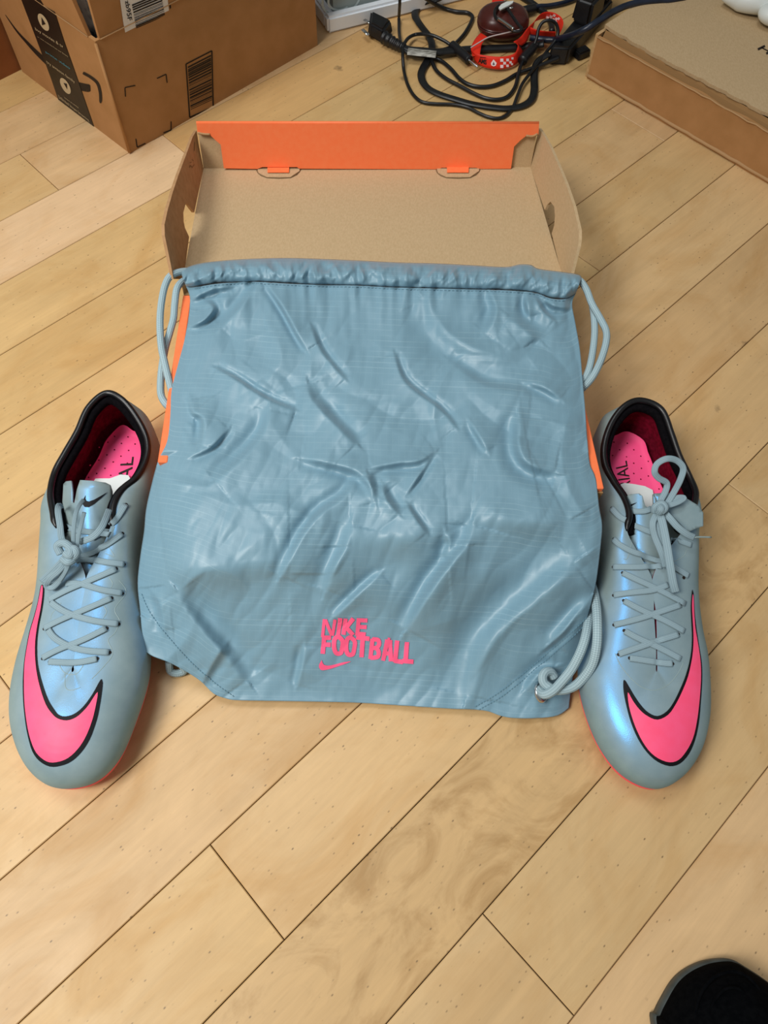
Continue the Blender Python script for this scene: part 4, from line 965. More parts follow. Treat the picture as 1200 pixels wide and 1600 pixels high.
    tb = cfg['tb'][0]
    decal('tongue_tick', cfg['tick'], tb, .0005, M['logoblack'], root, 6)['label'] = 'small black tick on the tongue'
    # large logo
    sm2 = lambda q: [tuple(v) for v in cr(q, 3, True)]
    a = decal('toe_logo_outline', sm2(cfg['logo_black']), bvh, .0004, M['logoblack'], root, 5); a['label'] = 'black outline of the large tick logo'
    a = decal('toe_logo', sm2(cfg['logo_pink']), bvh, .0008, M['pinkprint'], root, 5); a['label'] = 'large pink tick logo across the toe'
    # combined surface for lacing
    def surf(x, y, off):
        best = None
        for b in [bvh]+cfg['tb']:
            h_ = b.ray_cast(CAM, ray(x, y))
            if h_[0] is not None and (best is None or h_[3] < best[3]): best = h_
        if best is None: return W(x, y, .05), Vector((0, 0, 1))
        nn = best[1] if best[1].dot(CAM-best[0]) > 0 else -best[1]
        return best[0]+nn*off, nn
    def lace(pts, w=.0023, name='lace'):
        P2 = cr([(p[0], p[1], p[2] if len(p) > 2 else .0012) for p in pts], 6); P3 = []; NN = []
        for k, (x, y, o_) in enumerate(P2):
            t = k/(len(P2)-1); 
            p, nn = surf(x, y, 0); P3.append(p); NN.append(nn)
        # smooth the path so that the lace spans hollows
        A = np.array([list(p) for p in P3]); Bn = np.array([list(q) for q in NN])
        for _ in range(6):
            A[1:-1] = A[1:-1]*.5+.25*(A[:-2]+A[2:]); Bn[1:-1] = Bn[1:-1]*.5+.25*(Bn[:-2]+Bn[2:])
        for _ in range(20): Bn[1:-1] = Bn[1:-1]*.5+.25*(Bn[:-2]+Bn[2:])
        P3 = []
        for k in range(len(A)):
            nn = Vector(Bn[k]).normalized(); x, y, o_ = P2[k]; p = Vector(A[k]); q, _n = surf(x, y, 0)
            if (q-p).dot(nn) > 0 and (q-p).length < .01: p = p+nn*(q-p).dot(nn)
            P3.append(p+nn*o_); Bn[k] = list(nn)
        v_, f_ = tube_mesh(P3, w, 12, .22, [Vector(q) for q in Bn]); o = mk(name, v_, f_, lacem, root, True); rope_uv(o, 12, .05, 1.0); return o
    for k, pts in enumerate(cfg['laces']): lace(pts)
    for x, y in cfg['eyelets']:
        p, nn = surf(x, y, .0003); bm = bmesh.new(); t1 = nn.orthogonal().normalized(); t2 = nn.cross(t1)
        q = [bm.verts.new(p+t1*math.cos(a_)*.0013+t2*math.sin(a_)*.0013) for a_ in [k*math.pi/5 for k in range(10)]]; bm.faces.new(q)
        mkbm('lace_hole', bm, M['ink'], root)
    for pts in cfg['seams']:
        P = [surf(x, y, -.0001)[0] for x, y in [tuple(v)[:2] for v in cr(pts, 14)]]
        v_, f_ = tube_mesh(P, .00032, 6); mk('overlay_edge', v_, f_, overlay, root, True)
    for pts, w in cfg['bow']:                                  # free-hanging pieces given with their height
        P = [W(x, y, h) for x, y, h in pts]; P = [Vector(p) for p in cr(P, 7)]
        v_, f_ = tube_mesh(P, w*.92, 12, .24, [(CAM-p).normalized() for p in P]); o = mk('lace_loop', v_, f_, lacem, root, True); rope_uv(o, 12, .05, 1.0)
    for pts, w in cfg['knot']:
        P = [W(x, y, h) for x, y, h in pts]
        P = [Vector(p) for p in cr(P, 8)]
        v_, f_ = tube_mesh(P, w, 12, .7, [(CAM-p).normalized() for p in P]); o = mk('lace_knot', v_, f_, lacem, root, True); rope_uv(o, 12, .05, 1.0)
    if 'aglet' in cfg: tube('aglet', [W(*p) for p in cfg['aglet']], .0007, overlay, root, 8, n=3)
    return bvh

def A4(x, y): return (x/4.286, 900+y/4.286)          # left toe enlargement
def A7(x, y): return (60+x/6.667, 730+y/6.667)       # left lacing enlargement
LKEY = [
 ((165, 615, .078), ('o', 0, .007, .04)), ((190, 624, .077), ('o', .005, .005, .04)), ((213, 652, .072), (232, 655, .050)), ((229, 685, .067), (246, 685, .045)),
 ((229, 715, .065), (250, 722, .042)), ((214, 745, .066), (247, 762, .040)), ((191, 765, .069), (242, 800, .038)), ((178, 788, .071), (236, 835, .036)),
 ((173, 822, .070), (230, 875, .034)), ((156, 862, .067), (227, 920, .032)), ((134, 905, .064), (229, 962, .031)), ((125, 960, .061), (233, 1010, .030)),
 ((118, 1010, .058), (230, 1055, .030)), ((115, 1036, .056), (214, 1112, .028)), ((115.5, 1046, .055), (188, 1178, .026)), ((114.5, 1049, .055), (152, 1218, .025)),
 ((113, 1050, .055), (108, 1232, .025)), ((112, 1049, .055), (70, 1225, .025)), ((112, 1045, .055), (38, 1192, .027)), ((115, 1036, .056), (20, 1142, .028)),
 ((118, 1010, .058), (18, 1095, .029)), ((125, 960, .061), (27, 1045, .030)), ((134, 905, .064), (43, 995, .031)), ((116, 862, .067), (60, 940, .033)),
 ((89, 825, .070), (68, 880, .036)), ((83, 800, .070), (71, 832, .040)), ((79, 770, .069), (72, 800, .045)), ((86, 738, .067), ('o', -.003, 0, .045)),
 ((102, 708, .069), ('o', -.004, 0, .042)), ((121, 675, .073), ('o', -.005, 0, .04)), ((138, 638, .077), ('o', -.005, .003, .04))]
lp_pink = [A4(*p) for p in [(282, 70), (263, 170), (238, 270), (208, 370), (188, 470), (171, 580), (166, 700), (168, 830), (180, 950), (200, 1060), (235, 1160), (280, 1215), (335, 1245), (400, 1240), (460, 1215), (520, 1160), (570, 1085), (610, 990), (635, 900), (655, 778), (600, 858), (560, 905), (510, 948), (450, 968), (390, 955), (350, 920), (310, 860), (275, 760), (252, 660), (240, 560), (240, 440), (255, 330), (275, 230), (289, 130), (291, 75)]]
lp_black = [A4(*p) for p in [(276, 66), (256, 170), (230, 270), (200, 370), (180, 470), (163, 580), (155, 700), (157, 830), (168, 950), (187, 1065), (218, 1172), (265, 1237), (335, 1275), (410, 1270), (480, 1240), (545, 1180), (600, 1095), (640, 990), (665, 890), (687, 740), (685, 702), (672, 697), (620, 790), (560, 872), (500, 922), (440, 940), (395, 930), (365, 895), (325, 830), (292, 740), (267, 650), (252, 560), (251, 440), (264, 330), (284, 230), (297, 130), (296, 70)]]
def tri(*p): return [tuple(q) for q in p]
lt_h = lambda y: .078-.016*max(0, min(1, (y-760)/100)) if y < 860 else max(.051, .062-.012*(y-860)/190)
cfgL = dict(loc=(-.225, .24, 0), label='grey football boot left of the bag, bow drooping over its lower laces', keys=LKEY, axis=((-.232, .395, 0), (-.218, .085, 0)),
    iz=.034, piping=[(24, 31+8)], cx=lambda y: 138 if y < 850 else 138-22*(y-850)/200,
    tongue=[([(99, 756), (103, 752), (111, 751), (113, 770), (113, 785), (116, 786), (120, 765), (125, 750), (145, 751), (165, 754), (173, 758), (176, 767), (177, 785), (178, 810), (178, 860), (168, 905), (150, 925), (100, 925), (92, 900), (90, 850), (95, 815), (97, 788)], lt_h, 'tongue')],
    tick=[A7(*p) for p in [(495, 292), (465, 345), (462, 385), (485, 415), (525, 418), (580, 385), (650, 325), (720, 258), (650, 300), (580, 340), (530, 358), (500, 350), (490, 325)]],
    logo_pink=lp_pink, logo_black=lp_black,
    dots=[(179, 682), (200, 683), (220, 682), (168, 691), (190, 693), (211, 694), (179, 703), (201, 704), (155, 699), (167, 711), (189, 713), (154, 719), (177, 722), (141, 727), (164, 732), (199, 724), (151, 740), (173, 743), (138, 746)],
    text=[('IAL', [(204, 757), (209, 714), (190, 716), (183, 755)])], label_px=[(146, 756), (150, 750), (173, 750), (190, 744), (202, 745), (206, 752), (200, 762), (182, 780), (170, 775)],
    laces=[
      [A4(330, 575), A4(470, 582), A4(560, 575), A4(650, 555)], [A4(288, 550), A4(400, 490), A4(560, 430), A4(712, 352)], [A4(328, 362), A4(365, 415), A4(450, 465), A4(560, 500), A4(730, 512)],
      [A4(300, 352), A4(420, 290), A4(600, 215), A4(745, 150)], [A4(345, 178), A4(400, 220), A4(480, 260), A4(640, 305), A4(790, 322)], [A7(115, 1385), A7(320, 1275), A7(560, 1175), A7(808, 1062)],
      [A7(290, 1215), A7(450, 1215), A7(650, 1280), A7(870, 1315)], [A7(385, 985), A7(500, 965), A7(680, 990), A7(890, 1015)], [A7(420, 940), A7(520, 915), A7(680, 840), A7(870, 695)],
      [A7(560, 740, ), A7(680, 665), A7(800, 570), A7(908, 392)], [A7(255, 600), A7(400, 660), A7(560, 680), A7(740, 705)]],
    eyelets=[A4(332, 575), A4(653, 553), A4(286, 553), A4(716, 350), A4(326, 358), A4(735, 512), A4(297, 354), A4(748, 148), A4(342, 175), A4(795, 322), A7(810, 1058), A7(875, 1315), A7(893, 1012), A7(875, 690), A7(912, 388)],
    seams=[[A4(395, 590), A4(425, 640), A4(470, 660), A4(520, 650), A4(560, 595)], [A4(435, 655), A4(440, 745), A4(480, 765), A4(540, 745)], [A4(615, 690), A4(700, 600), A4(755, 520), A4(725, 430), A4(770, 380), A4(800, 300), A4(770, 220), A4(845, 110), A4(800, 30)],
           [A4(340, 290), A4(350, 250), A4(410, 180)], [A4(695, 200), A4(715, 240), A4(690, 285)], [A7(740, 1150), A7(775, 1215), A7(740, 1280)], [A7(720, 770), A7(735, 830), A7(790, 930), A7(700, 900)], [A7(800, 620), A7(730, 730), A7(722, 780)]],
    bow=[([(A7(345, 860)+(.078,)), (A7(250, 760)+(.083,)), (A7(225, 600)+(.086,)), (A7(205, 460)+(.084,)), (A7(215, 400)+(.078,)), (A7(232, 430)+(.070,))], .0026),
         ([(A7(430, 780)+(.078,)), (A7(560, 730)+(.083,)), (A7(650, 640)+(.085,)), (A7(700, 540)+(.082,)), (A7(738, 440)+(.074,))], .0027),
         ([(A7(365, 850)+(.080,)), (A7(365, 680)+(.087,)), (A7(385, 500)+(.090,)), (A7(425, 400)+(.088,)), (A7(470, 340)+(.083,))], .0017),
         ([(A7(400, 850)+(.080,)), (A7(420, 700)+(.086,)), (A7(445, 600)+(.088,)), (A7(478, 470)+(.085,))], .0016),
         ([(A7(300, 930)+(.078,)), (A7(210, 1020)+(.077,)), (A7(120, 1110)+(.073,)), (A7(30, 1190)+(.068,))], .0026),
         ([(A7(310, 940)+(.079,)), (A7(230, 1060)+(.079,)), (A7(120, 1160)+(.075,)), (A7(85, 1235)+(.069,)), (A7(150, 1250)+(.068,)), (A7(240, 1150)+(.072,)), (A7(325, 990)+(.077,))], .0024),
         ([(A7(330, 950)+(.080,)), (A7(280, 1080)+(.077,)), (A7(200, 1200)+(.070,)), (A7(120, 1240)+(.068,))], .0018)],
    knot=[([(A7(235, 905)+(.080,)), (A7(200, 820)+(.083,)), (A7(270, 790)+(.086,)), (A7(340, 850)+(.087,)), (A7(330, 920)+(.086,)), (A7(280, 890)+(.084,))], .0030),
          ([(A7(300, 870)+(.085,)), (A7(370, 850)+(.087,)), (A7(395, 890)+(.086,)), (A7(370, 930)+(.084,)), (A7(320, 940)+(.083,))], .0030),
          ([(A7(255, 950)+(.080,)), (A7(310, 985)+(.083,)), (A7(365, 960)+(.082,))], .0032)])
bootL = boot(cfgL)
def B4(x, y): return (880+x/4.286, 900+y/4.286)
def B6(x, y): return (940+x/6.4, 700+y/6.4)
RKEY = [
 ((1002, 626, .078), ('o', 0, .007, .04)), ((977, 634, .077), ('o', -.005, .005, .04)), ((956, 660, .072), (938, 658, .050)), ((944, 695, .067), (927, 690, .045)),
 ((945, 725, .065), (924, 725, .042)), ((958, 752, .066), (925, 768, .040)), ((975, 778, .069), (928, 808, .038)), ((983, 803, .071), (930, 845, .036)),
 ((980, 830, .070), (930, 880, .034)), ((996, 862, .067), (928, 920, .032)), ((1019, 905, .064), (918, 962, .031)), ((1022, 960, .061), (908, 1010, .030)),
 ((1025, 1010, .058), (906, 1058, .030)), ((1025, 1036, .056), (918, 1115, .028)), ((1025, 1046, .055), (940, 1168, .026)), ((1025.5, 1049, .055), (976, 1212, .025)),
 ((1026, 1050, .055), (1026, 1233, .025)), ((1026.5, 1049, .055), (1065, 1215, .025)), ((1027, 1045, .055), (1092, 1178, .027)), ((1027, 1034, .056), (1105, 1132, .028)),
 ((1026.5, 1009, .058), (1107, 1088, .029)), ((1025, 959, .061), (1103, 1035, .030)), ((1019.5, 904.5, .064), (1094, 995, .031)), ((1042, 862, .067), (1086, 945, .033)),
 ((1070, 825, .070), (1083, 895, .036)), ((1080, 800, .070), (1083, 850, .040)), ((1087, 772, .069), (1088, 815, .045)), ((1077, 745, .067), ('o', .003, 0, .045)),
 ((1061, 712, .069), ('o', .004, 0, .042)), ((1049, 678, .073), ('o', .005, 0, .04)), ((1033, 640, .077), ('o', .005, .003, .04))]
rp_pink = [B4(*p) for p in [(862, 125), (857, 200), (862, 300), (868, 420), (860, 540), (833, 670), (795, 770), (750, 860), (700, 930), (630, 963), (565, 940), (510, 895), (465, 835), (432, 780), (440, 870), (470, 975), (515, 1080), (570, 1165), (635, 1220), (710, 1245), (770, 1228), (820, 1170), (862, 1090), (888, 985), (905, 860), (917, 700), (915, 580), (897, 450), (880, 350), (872, 250), (868, 150)]]
rp_black = [B4(*p) for p in [(860, 100), (852, 200), (855, 300), (860, 420), (850, 540), (820, 660), (780, 760), (735, 850), (690, 908), (630, 938), (570, 915), (520, 865), (475, 800), (440, 740), (415, 700), (402, 706), (405, 780), (425, 880), (455, 985), (500, 1090), (560, 1180), (630, 1242), (710, 1272), (780, 1255), (840, 1190), (880, 1100), (905, 990), (918, 860), (928, 700), (925, 580), (905, 450), (890, 350), (879, 250), (873, 140), (866, 100)]]
cfgR = dict(mat=boot_blue, loc=(.21, .25, 0), label='grey football boot right of the bag, one lace loop standing up over its opening', keys=RKEY, axis=((.217, .405, 0), (.203, .10, 0)),
    iz=.034, piping=[(24, 31+8)], cx=lambda y: 1015 if y < 850 else 1015+10*(y-850)/200,
    tongue=[([(978, 776), (985, 772), (999, 771), (1004, 775), (1008, 790), (1022, 800), (1021, 772), (1040, 769), (1060, 775), (1072, 800), (1068, 860), (1058, 910), (1050, 925), (1000, 925), (988, 910), (980, 860), (976, 820), (980, 795)], lt_h, 'tongue'),
            ([(1022, 771), (1040, 770), (1056, 774), (1070, 777), (1090, 789), (1099, 801), (1099, 822), (1087, 826), (1075, 832), (1060, 815), (1045, 800), (1032, 795)], lambda y: .088-.010*max(0, (y-775)/60), 'tongue_flap')],
    tick=[B6(*p) for p in [(262, 560), (268, 590), (290, 590), (355, 545), (300, 562), (275, 572)]], logo_pink=rp_pink, logo_black=rp_black,
    dots=[(959, 691), (980, 693), (968, 703), (990, 703), (1001, 713), (1013, 721), (979, 714), (957, 712), (990, 724), (1002, 732), (1020, 731), (990, 740), (1001, 749), (1013, 744), (1030, 764)],
    text=[('RIAL', [(986, 762), (979, 720), (961, 725), (968, 763)])], label_px=[(966, 760), (974, 757), (990, 759), (1006, 762), (1018, 768), (1022, 790), (1005, 800), (985, 785)],
    laces=[
      [B4(445, 552), B4(540, 565), B4(640, 583), B4(728, 588)], [B4(372, 524), B4(500, 480), B4(650, 430), B4(768, 392)], [B4(412, 370), B4(500, 420), B4(640, 480), B4(783, 558)],
      [B4(342, 330), B4(500, 290), B4(650, 240), B4(780, 195)], [B4(408, 168), B4(520, 230), B4(680, 300), B4(806, 372)], [B4(340, 130), B4(480, 110), B4(600, 98), B4(700, 60)],
      [B6(212, 1250), B6(350, 1320), B6(550, 1410), B6(830, 1562)], [B6(120, 1192), B6(300, 1195), B6(450, 1193), B6(600, 1188)], [B6(125, 915), B6(200, 985), B6(380, 1075), B6(620, 1150)],
      [B6(105, 605), B6(190, 700), B6(330, 780), B6(500, 850)], [B6(275, 635), B6(380, 638), B6(520, 635)], [B6(680, 925), B6(780, 935), B6(890, 975)], [B6(700, 1180), B6(780, 1230), B6(860, 1280)]],
    eyelets=[B4(445, 550), B4(732, 588), B4(370, 526), B4(770, 390), B4(408, 366), B4(340, 328), B4(782, 195), B4(405, 165), B4(338, 130), B6(210, 1248), B6(118, 1190), B6(122, 910), B6(102, 600), B6(820, 1298)],
    seams=[[B4(350, 520), B4(380, 590), B4(440, 670), B4(520, 740), B4(610, 765), B4(700, 730), B4(770, 650), B4(805, 580)], [B6(270, 880), B6(300, 940), B6(260, 1100), B6(220, 1110)], [B6(700, 1150), B6(820, 1080), B6(850, 1020)]],
    bow=[([B6(560, 620)+(.090,), B6(595, 520)+(.094,), B6(640, 430)+(.098,), B6(650, 350)+(.102,), B6(570, 300)+(.106,), B6(530, 240)+(.110,), B6(555, 160)+(.114,), B6(650, 108)+(.118,), B6(750, 125)+(.116,), B6(815, 200)+(.112,), B6(790, 310)+(.106,), B6(730, 430)+(.098,), B6(650, 560)+(.092,), B6(590, 610)+(.090,)], .0026),
         ([B6(600, 600)+(.091,), B6(680, 540)+(.093,), B6(760, 495)+(.095,), B6(825, 500)+(.095,), B6(760, 545)+(.094,), B6(640, 585)+(.092,)], .0022),
         ([B6(560, 640)+(.090,), B6(510, 750)+(.089,), B6(530, 880)+(.084,), B6(600, 1050)+(.079,), B6(640, 1190)+(.072,)], .0027),
         ([B6(575, 640)+(.091,), B6(610, 760)+(.090,), B6(650, 960)+(.086,), B6(685, 1180)+(.080,), B6(715, 1350)+(.073,), B6(740, 1440)+(.068,)], .0033),
         ([B6(600, 650)+(.090,), B6(560, 800)+(.086,), B6(620, 1000)+(.080,), B6(700, 1300)+(.074,), B6(735, 1440)+(.0675,)], .0022),
         ([B6(610, 630)+(.090,), B6(680, 700)+(.091,), B6(760, 790)+(.089,), B6(850, 860)+(.086,), B6(925, 895)+(.083,)], .0028)],
    aglet=[B6(922, 893)+(.083,), B6(1000, 890)+(.082,), B6(1095, 893)+(.080,)],
    knot=[([B6(530, 640)+(.090,), B6(540, 590)+(.094,), B6(600, 560)+(.096,), B6(630, 600)+(.096,), B6(590, 640)+(.095,)], .0030), ([B6(560, 570)+(.094,), B6(590, 610)+(.097,), B6(570, 650)+(.093,)], .0030)])
bootR = boot(cfgR)

# ------------------------------------------------------------------ cables behind the shoebox
def D3(x, y, h=.003): return (500+x/3, y/3, h)
def E8(x, y, h=.003): return (620+x/8, y/8, h)
def F7(x, y, h=.003): return (730+x/7.06, y/7.06, h)
def G10(x, y, h=.003): return (840+x/10, y/10, h)
def cable(name, pts, r, label, m=None, flat=1.0, cat='cable', parent=None, nrm=None, sides=10, zoff=0):
    P = [W(*p) for p in pts]
    P = [Vector(p) for p in cr(P, 8)]
    v_, f_ = tube_mesh(P, r, sides, flat, [Vector((0, 0, 1))]*len(P) if nrm is None else nrm)
    o = mk(name, v_, f_, m or M['rubber'], parent, True)
    if parent is None: tag(o, label, cat)
    return o
cable('thin_cable', [D3(374, -30, .046), D3(374, 10, .034), D3(372, 50, .018), D3(370, 90, .004), D3(371, 150), D3(376, 185, .006), D3(386, 225, .012), D3(388, 270, .010), D3(393, 330, .0025), D3(410, 395, .0025), D3(440, 448, .0025), D3(480, 478, .0025), D3(540, 487, .0025), D3(620, 490, .0025), D3(690, 503, .0025), D3(740, 528, .0025), D3(785, 547, .0025), D3(830, 555, .0025), D3(870, 543, .0025), D3(903, 505, .0028), D3(925, 450, .006), D3(950, 390, .007), D3(1000, 325, .008), D3(1060, 245, .012), D3(1100, 195, .018), D3(1116, 150, .026), D3(1105, 110, .034), D3(1075, 96, .038), D3(1045, 104, .036), D3(1025, 135, .030), D3(1015, 180, .022), D3(1000, 220, .014), D3(985, 250, .008)], .0021, 'thin black round cable making the outermost loop nearest the shoebox')
# broad flat lead
fp = [E8(620, -60, .024), E8(540, -10, .016), E8(440, 10, .012), E8(330, 50, .006), E8(250, 110, .003), E8(228, 190, .003), E8(265, 270, .003), E8(330, 360, .003), E8(400, 450, .004), E8(440, 560, .006), E8(430, 660, .006), E8(380, 760, .004), E8(325, 860, .003), E8(305, 940, .003), E8(330, 1030, .003), E8(400, 1110, .003), E8(540, 1180, .003), E8(760, 1250, .003), E8(940, 1300, .003)]
fp += [D3(800, 502, .003), D3(880, 508, .003), D3(950, 495, .003), D3(992, 465, .003), D3(1005, 420, .003), D3(1004, 370, .004), D3(1008, 320, .005), D3(1030, 280, .009), D3(1075, 252, .012)]
cable('flat_cable', fp, .0050, 'broad flat black lead curving in a wide loop beneath the thinner cables', flat=.42)
cable('black_cable', [D3(440, -40, .036), D3(500, -5, .022), D3(545, 22, .010), D3(590, 42), D3(640, 55), D3(690, 60), D3(714, 78), D3(708, 105), D3(680, 155), D3(645, 195), D3(612, 222, .006), D3(570, 236, .009), D3(530, 240, .009)], .0026, 'black cable bent in a sharp corner left of the maroon case')
cable('charger_cable', [D3(386, 222, .012), D3(398, 200, .012), D3(415, 178, .010), D3(445, 163, .008), D3(485, 160, .012), D3(530, 167, .014), D3(580, 190, .012), D3(615, 212, .010), D3(640, 225, .009)], .0022, 'slim black cable ending in a barrel connector beside the red lanyard')
o = cable('barrel_connector', [E8(690, 565, .009), E8(760, 625, .009), E8(830, 685, .009), E8(905, 755, .009)], .0058, '', M['plastic_black'], parent=None, sides=16)
tag(o, 'black barrel connector with a metal tip beside the lanyard lettering', 'connector')
mk_tip = cable('metal_tip', [E8(900, 750, .009), E8(960, 800, .008), E8(1010, 838, .007)], .0018, '', M['steel'], parent=o)
# mains lead with its plug, sticker and heavy lead running on
pl = thing('mains_plug', W(605, 60), 'black two pin mains plug with moulded strain relief by the baseboard', 'plug')
bm = bmesh.new()
def rbox(bm, pts, top_dz, inset=0): pass
b0 = [W(*D3(232, 95, .002)), W(*D3(222, 170, .002)), W(*D3(300, 215, .002)), W(*D3(345, 150, .002))]
t0 = [p+Vector((0, 0, .017)) for p in b0]
cc_ = sum(t0, Vector())/4; t0 = [p+(cc_-p)*.18 for p in t0]
box8('plug_body', b0+t0, M['plastic_black'], pl, .003, 3)
tube('strain_relief', [W(*D3(300, 175, .010)), W(*D3(335, 195, .010)), W(*D3(365, 212, .009)), W(*D3(395, 226, .009))], .0078, M['plastic_black'], pl, 14, rfun=lambda t: 1-.35*t+.10*math.sin(t*38))
for (a, b) in (((245, 112), (208, 92)), ((228, 165), (200, 138))):
    p, q = W(*D3(*a, .010)), W(*D3(*b, .010)); v_, f_ = tube_mesh([p, q], .0026, 8, .3); mk('pin', v_, f_, M['steel'], pl, True)
lead = cable('mains_lead', [D3(392, 226, .009), D3(420, 235, .009), D3(480, 240, .010), D3(545, 245, .009), D3(620, 240, .007), D3(700, 232, .005), D3(800, 228, .004), D3(900, 224, .004), D3(980, 215, .006), D3(1050, 205, .010)], .0062, 'thick black mains lead with a silver sticker passing beneath the maroon case', flat=.6)
P = [W(*D3(412, 232, .0155)), W(*D3(545, 246, .0155))]; dd = (P[1]-P[0]).normalized(); sd_ = Vector((-dd.y, dd.x, 0))
stm = mat('silver_cable_sticker', (150, 150, 142), .5); add_noise(stm, (110, 108, 100), (176, 176, 168), 260, stretch=(.4, 2, 1), lo=.42, hi=.6)
vs_ = []; fs_ = []
for i in range(9):
    for k in range(7):
        a = (k/6-.5)*2.6; vs_.append(P[0].lerp(P[1], i/8)+sd_*math.sin(a)*.0071+Vector((0, 0, math.cos(a)*.0045-.0040)))
for i in range(8):
    for k in range(6): fs_.append((i*7+k, i*7+k+1, i*7+k+8, i*7+k+7))
st_ = mk('cable_sticker', vs_, fixup(vs_, fs_), stm, lead, True); st_['label'] = 'silver printed sticker'
cable('looped_cable', [D3(395, 240, .009), D3(430, 256, .008), D3(490, 264, .006), D3(560, 282, .003), D3(610, 320), D3(650, 365), D3(690, 393), D3(745, 407), D3(810, 402), D3(870, 378), D3(920, 348), D3(980, 325, .005), D3(1050, 300, .007), D3(1120, 272, .010)], .0025, 'black cable of the upper of two middle loops, running right to the power strip')
cable('inner_loop_cable', [D3(520, 250, .010), D3(524, 285, .005), D3(545, 330), D3(590, 368), D3(650, 400), D3(720, 437), D3(775, 460), D3(830, 467), D3(880, 452), D3(915, 405), D3(930, 345, .005), D3(945, 300, .008), D3(975, 262, .010)], .0024, 'black cable of the lower of two middle loops, rising to a small plug')
o = cable('small_plug', [D3(948, 285, .010), D3(965, 262, .011), D3(985, 240, .012), D3(1000, 222, .012)], .0065, '', M['plastic_black'], sides=14); tag(o, 'small black cable plug right of the red lanyard loop', 'plug')
# lead from above with its moulded end, passing behind the lanyard
cable('upper_cable', [F7(560, -60, .003), F7(640, -10, .003), F7(720, 40, .003), F7(790, 95, .003), F7(850, 140, .003), F7(900, 200, .003), F7(930, 270, .003), F7(935, 350, .004)], .0042, 'black cable dropping from the top edge behind the upper lanyard loop')
nav = mat('navy_cable_rubber', (24, 34, 52), .32, spec=.5); add_noise(nav, (20, 29, 45), (30, 40, 60), 90)
cable('navy_cable', [F7(650, 130, .006), F7(720, 95, .007), F7(790, 72, .006), F7(880, 68, .004), F7(980, 52, .004), F7(1080, 28, .004), F7(1180, -8, .004), F7(1260, -40, .004)], .0033, 'short navy cable with a moulded plug just right of the maroon case', nav)
o = cable('moulded_plug', [F7(625, 125, .008), F7(680, 110, .008), F7(740, 95, .008)], .0062, '', M['plastic_black'], sides=14); tag(o, 'black moulded cable end touching the right side of the maroon case', 'plug')
cable('arched_cable', [F7(690, 415, .008), F7(770, 428, .008), F7(880, 440, .010), F7(980, 440, .013), G10(330, 608, .022), G10(480, 570, .035), G10(640, 508, .048), G10(800, 425, .056), G10(950, 330, .060), G10(1080, 245, .062), G10(1200, 175, .063), G10(1400, 85, .064), G10(1650, 30, .0635), G10(1950, 5, .0635), G10(2060, 0, .0635), G10(2300, -40, .0635)], .0040, 'dark navy cable arching over the power strip onto the flat box', nav)
# power strip with adapters
def slab(name, px, h0, h1, m, parent, bev=.003, taper=.06):
    b = [W(x, y, 0)+Vector((0, 0, h0)) for x, y in px]; c_ = sum(b, Vector())/4
    t = [p+(c_-p)*taper+Vector((0, 0, h1-h0)) for p in b]
    return box8(name, b+t, m, parent, bev, 3)
ps = thing('power_strip', W(900, 60), 'black power strip lying against the flat cardboard box', 'power strip')
slab('strip_body', [(852, 102), (884, 104), (955, 22), (930, 8)], .0006, .022, M['plastic_black'], ps)
slab('strip_end', [(893, 88), (903, 97), (922, 89), (912, 80)], .0006, .010, M['plastic_black'], ps, .0015)
pa = thing('power_adapter', W(915, 50), 'black block adapter plugged into the power strip, nearer one', 'adapter')
slab('adapter_body', [(884, 62), (912, 72), (936, 44), (906, 36)], .0225, .052, M['plastic_black'], pa, .004, .10)
pa2 = thing('power_adapter', W(930, 15), 'black block adapter on the power strip at the top edge of the photo', 'adapter')
slab('adapter_body', [(908, 30), (938, 36), (958, 10), (926, 2)], .0225, .055, M['plastic_black'], pa2, .004, .08)

# maroon case
case = thing('oval_case', W(785, 34), 'glossy maroon oval case lying under the metal clip', 'case')
cc = W(786, 33, .019)
for nm, zz, sgn in (('case_top', .0006, 1), ('case_bottom', -.0006, -1)):
    bm = bmesh.new(); bmesh.ops.create_uvsphere(bm, u_segments=40, v_segments=24, radius=1)
    bmesh.ops.bisect_plane(bm, geom=bm.verts[:]+bm.edges[:]+bm.faces[:], plane_co=(0, 0, 0), plane_no=(0, 0, -sgn), clear_outer=True)
    bmesh.ops.holes_fill(bm, edges=[e for e in bm.edges if e.is_boundary])
    for v in bm.verts:
        x, y, z = v.co
        v.co = Vector((math.copysign(abs(x)**.82, x)*.034, math.copysign(abs(y)**.85, y)*.0270, math.copysign(abs(z)**.9, z)*.0185+zz)) ; 
        v.co.rotate(Matrix.Rotation(.12, 3, 'Z').to_quaternion()); v.co += cc
    mkbm(nm, bm, M['maroon'], case, True)
# metal clip
cb = thing('carabiner', W(800, 30, .04), 'black and silver carabiner clip lying on the maroon case', 'clip')
hz_ = .0415
tube('clip_frame', [W(*F7(x, y, hz_)) for x, y in [(350, 60), (310, 105), (303, 165), (330, 215), (400, 272), (470, 318), (520, 345), (575, 345), (600, 315), (575, 285), (530, 225), (490, 165), (445, 100), (430, 80)]], .0019, M['plastic_black'], cb, 10)
tube('clip_gate', [W(*F7(345, 208, hz_+.003)), W(*F7(430, 265, hz_+.003)), W(*F7(508, 322, hz_+.003))], .0021, M['steel'], cb, 10)
bm = bmesh.new(); prism(bm, [W(*F7(x, y, hz_+.002)) for x, y in [(345, 95), (375, 60), (430, 32), (510, 22), (500, 45), (460, 70), (410, 95), (365, 120)]], Vector((0, 0, .0016))); mkbm('clip_plate', bm, M['white_plastic'], cb)
tube('clip_pin', [W(*F7(465, 92, hz_+.001)), W(*F7(505, 88, hz_+.001))], .0015, M['steel'], cb, 8, n=2)
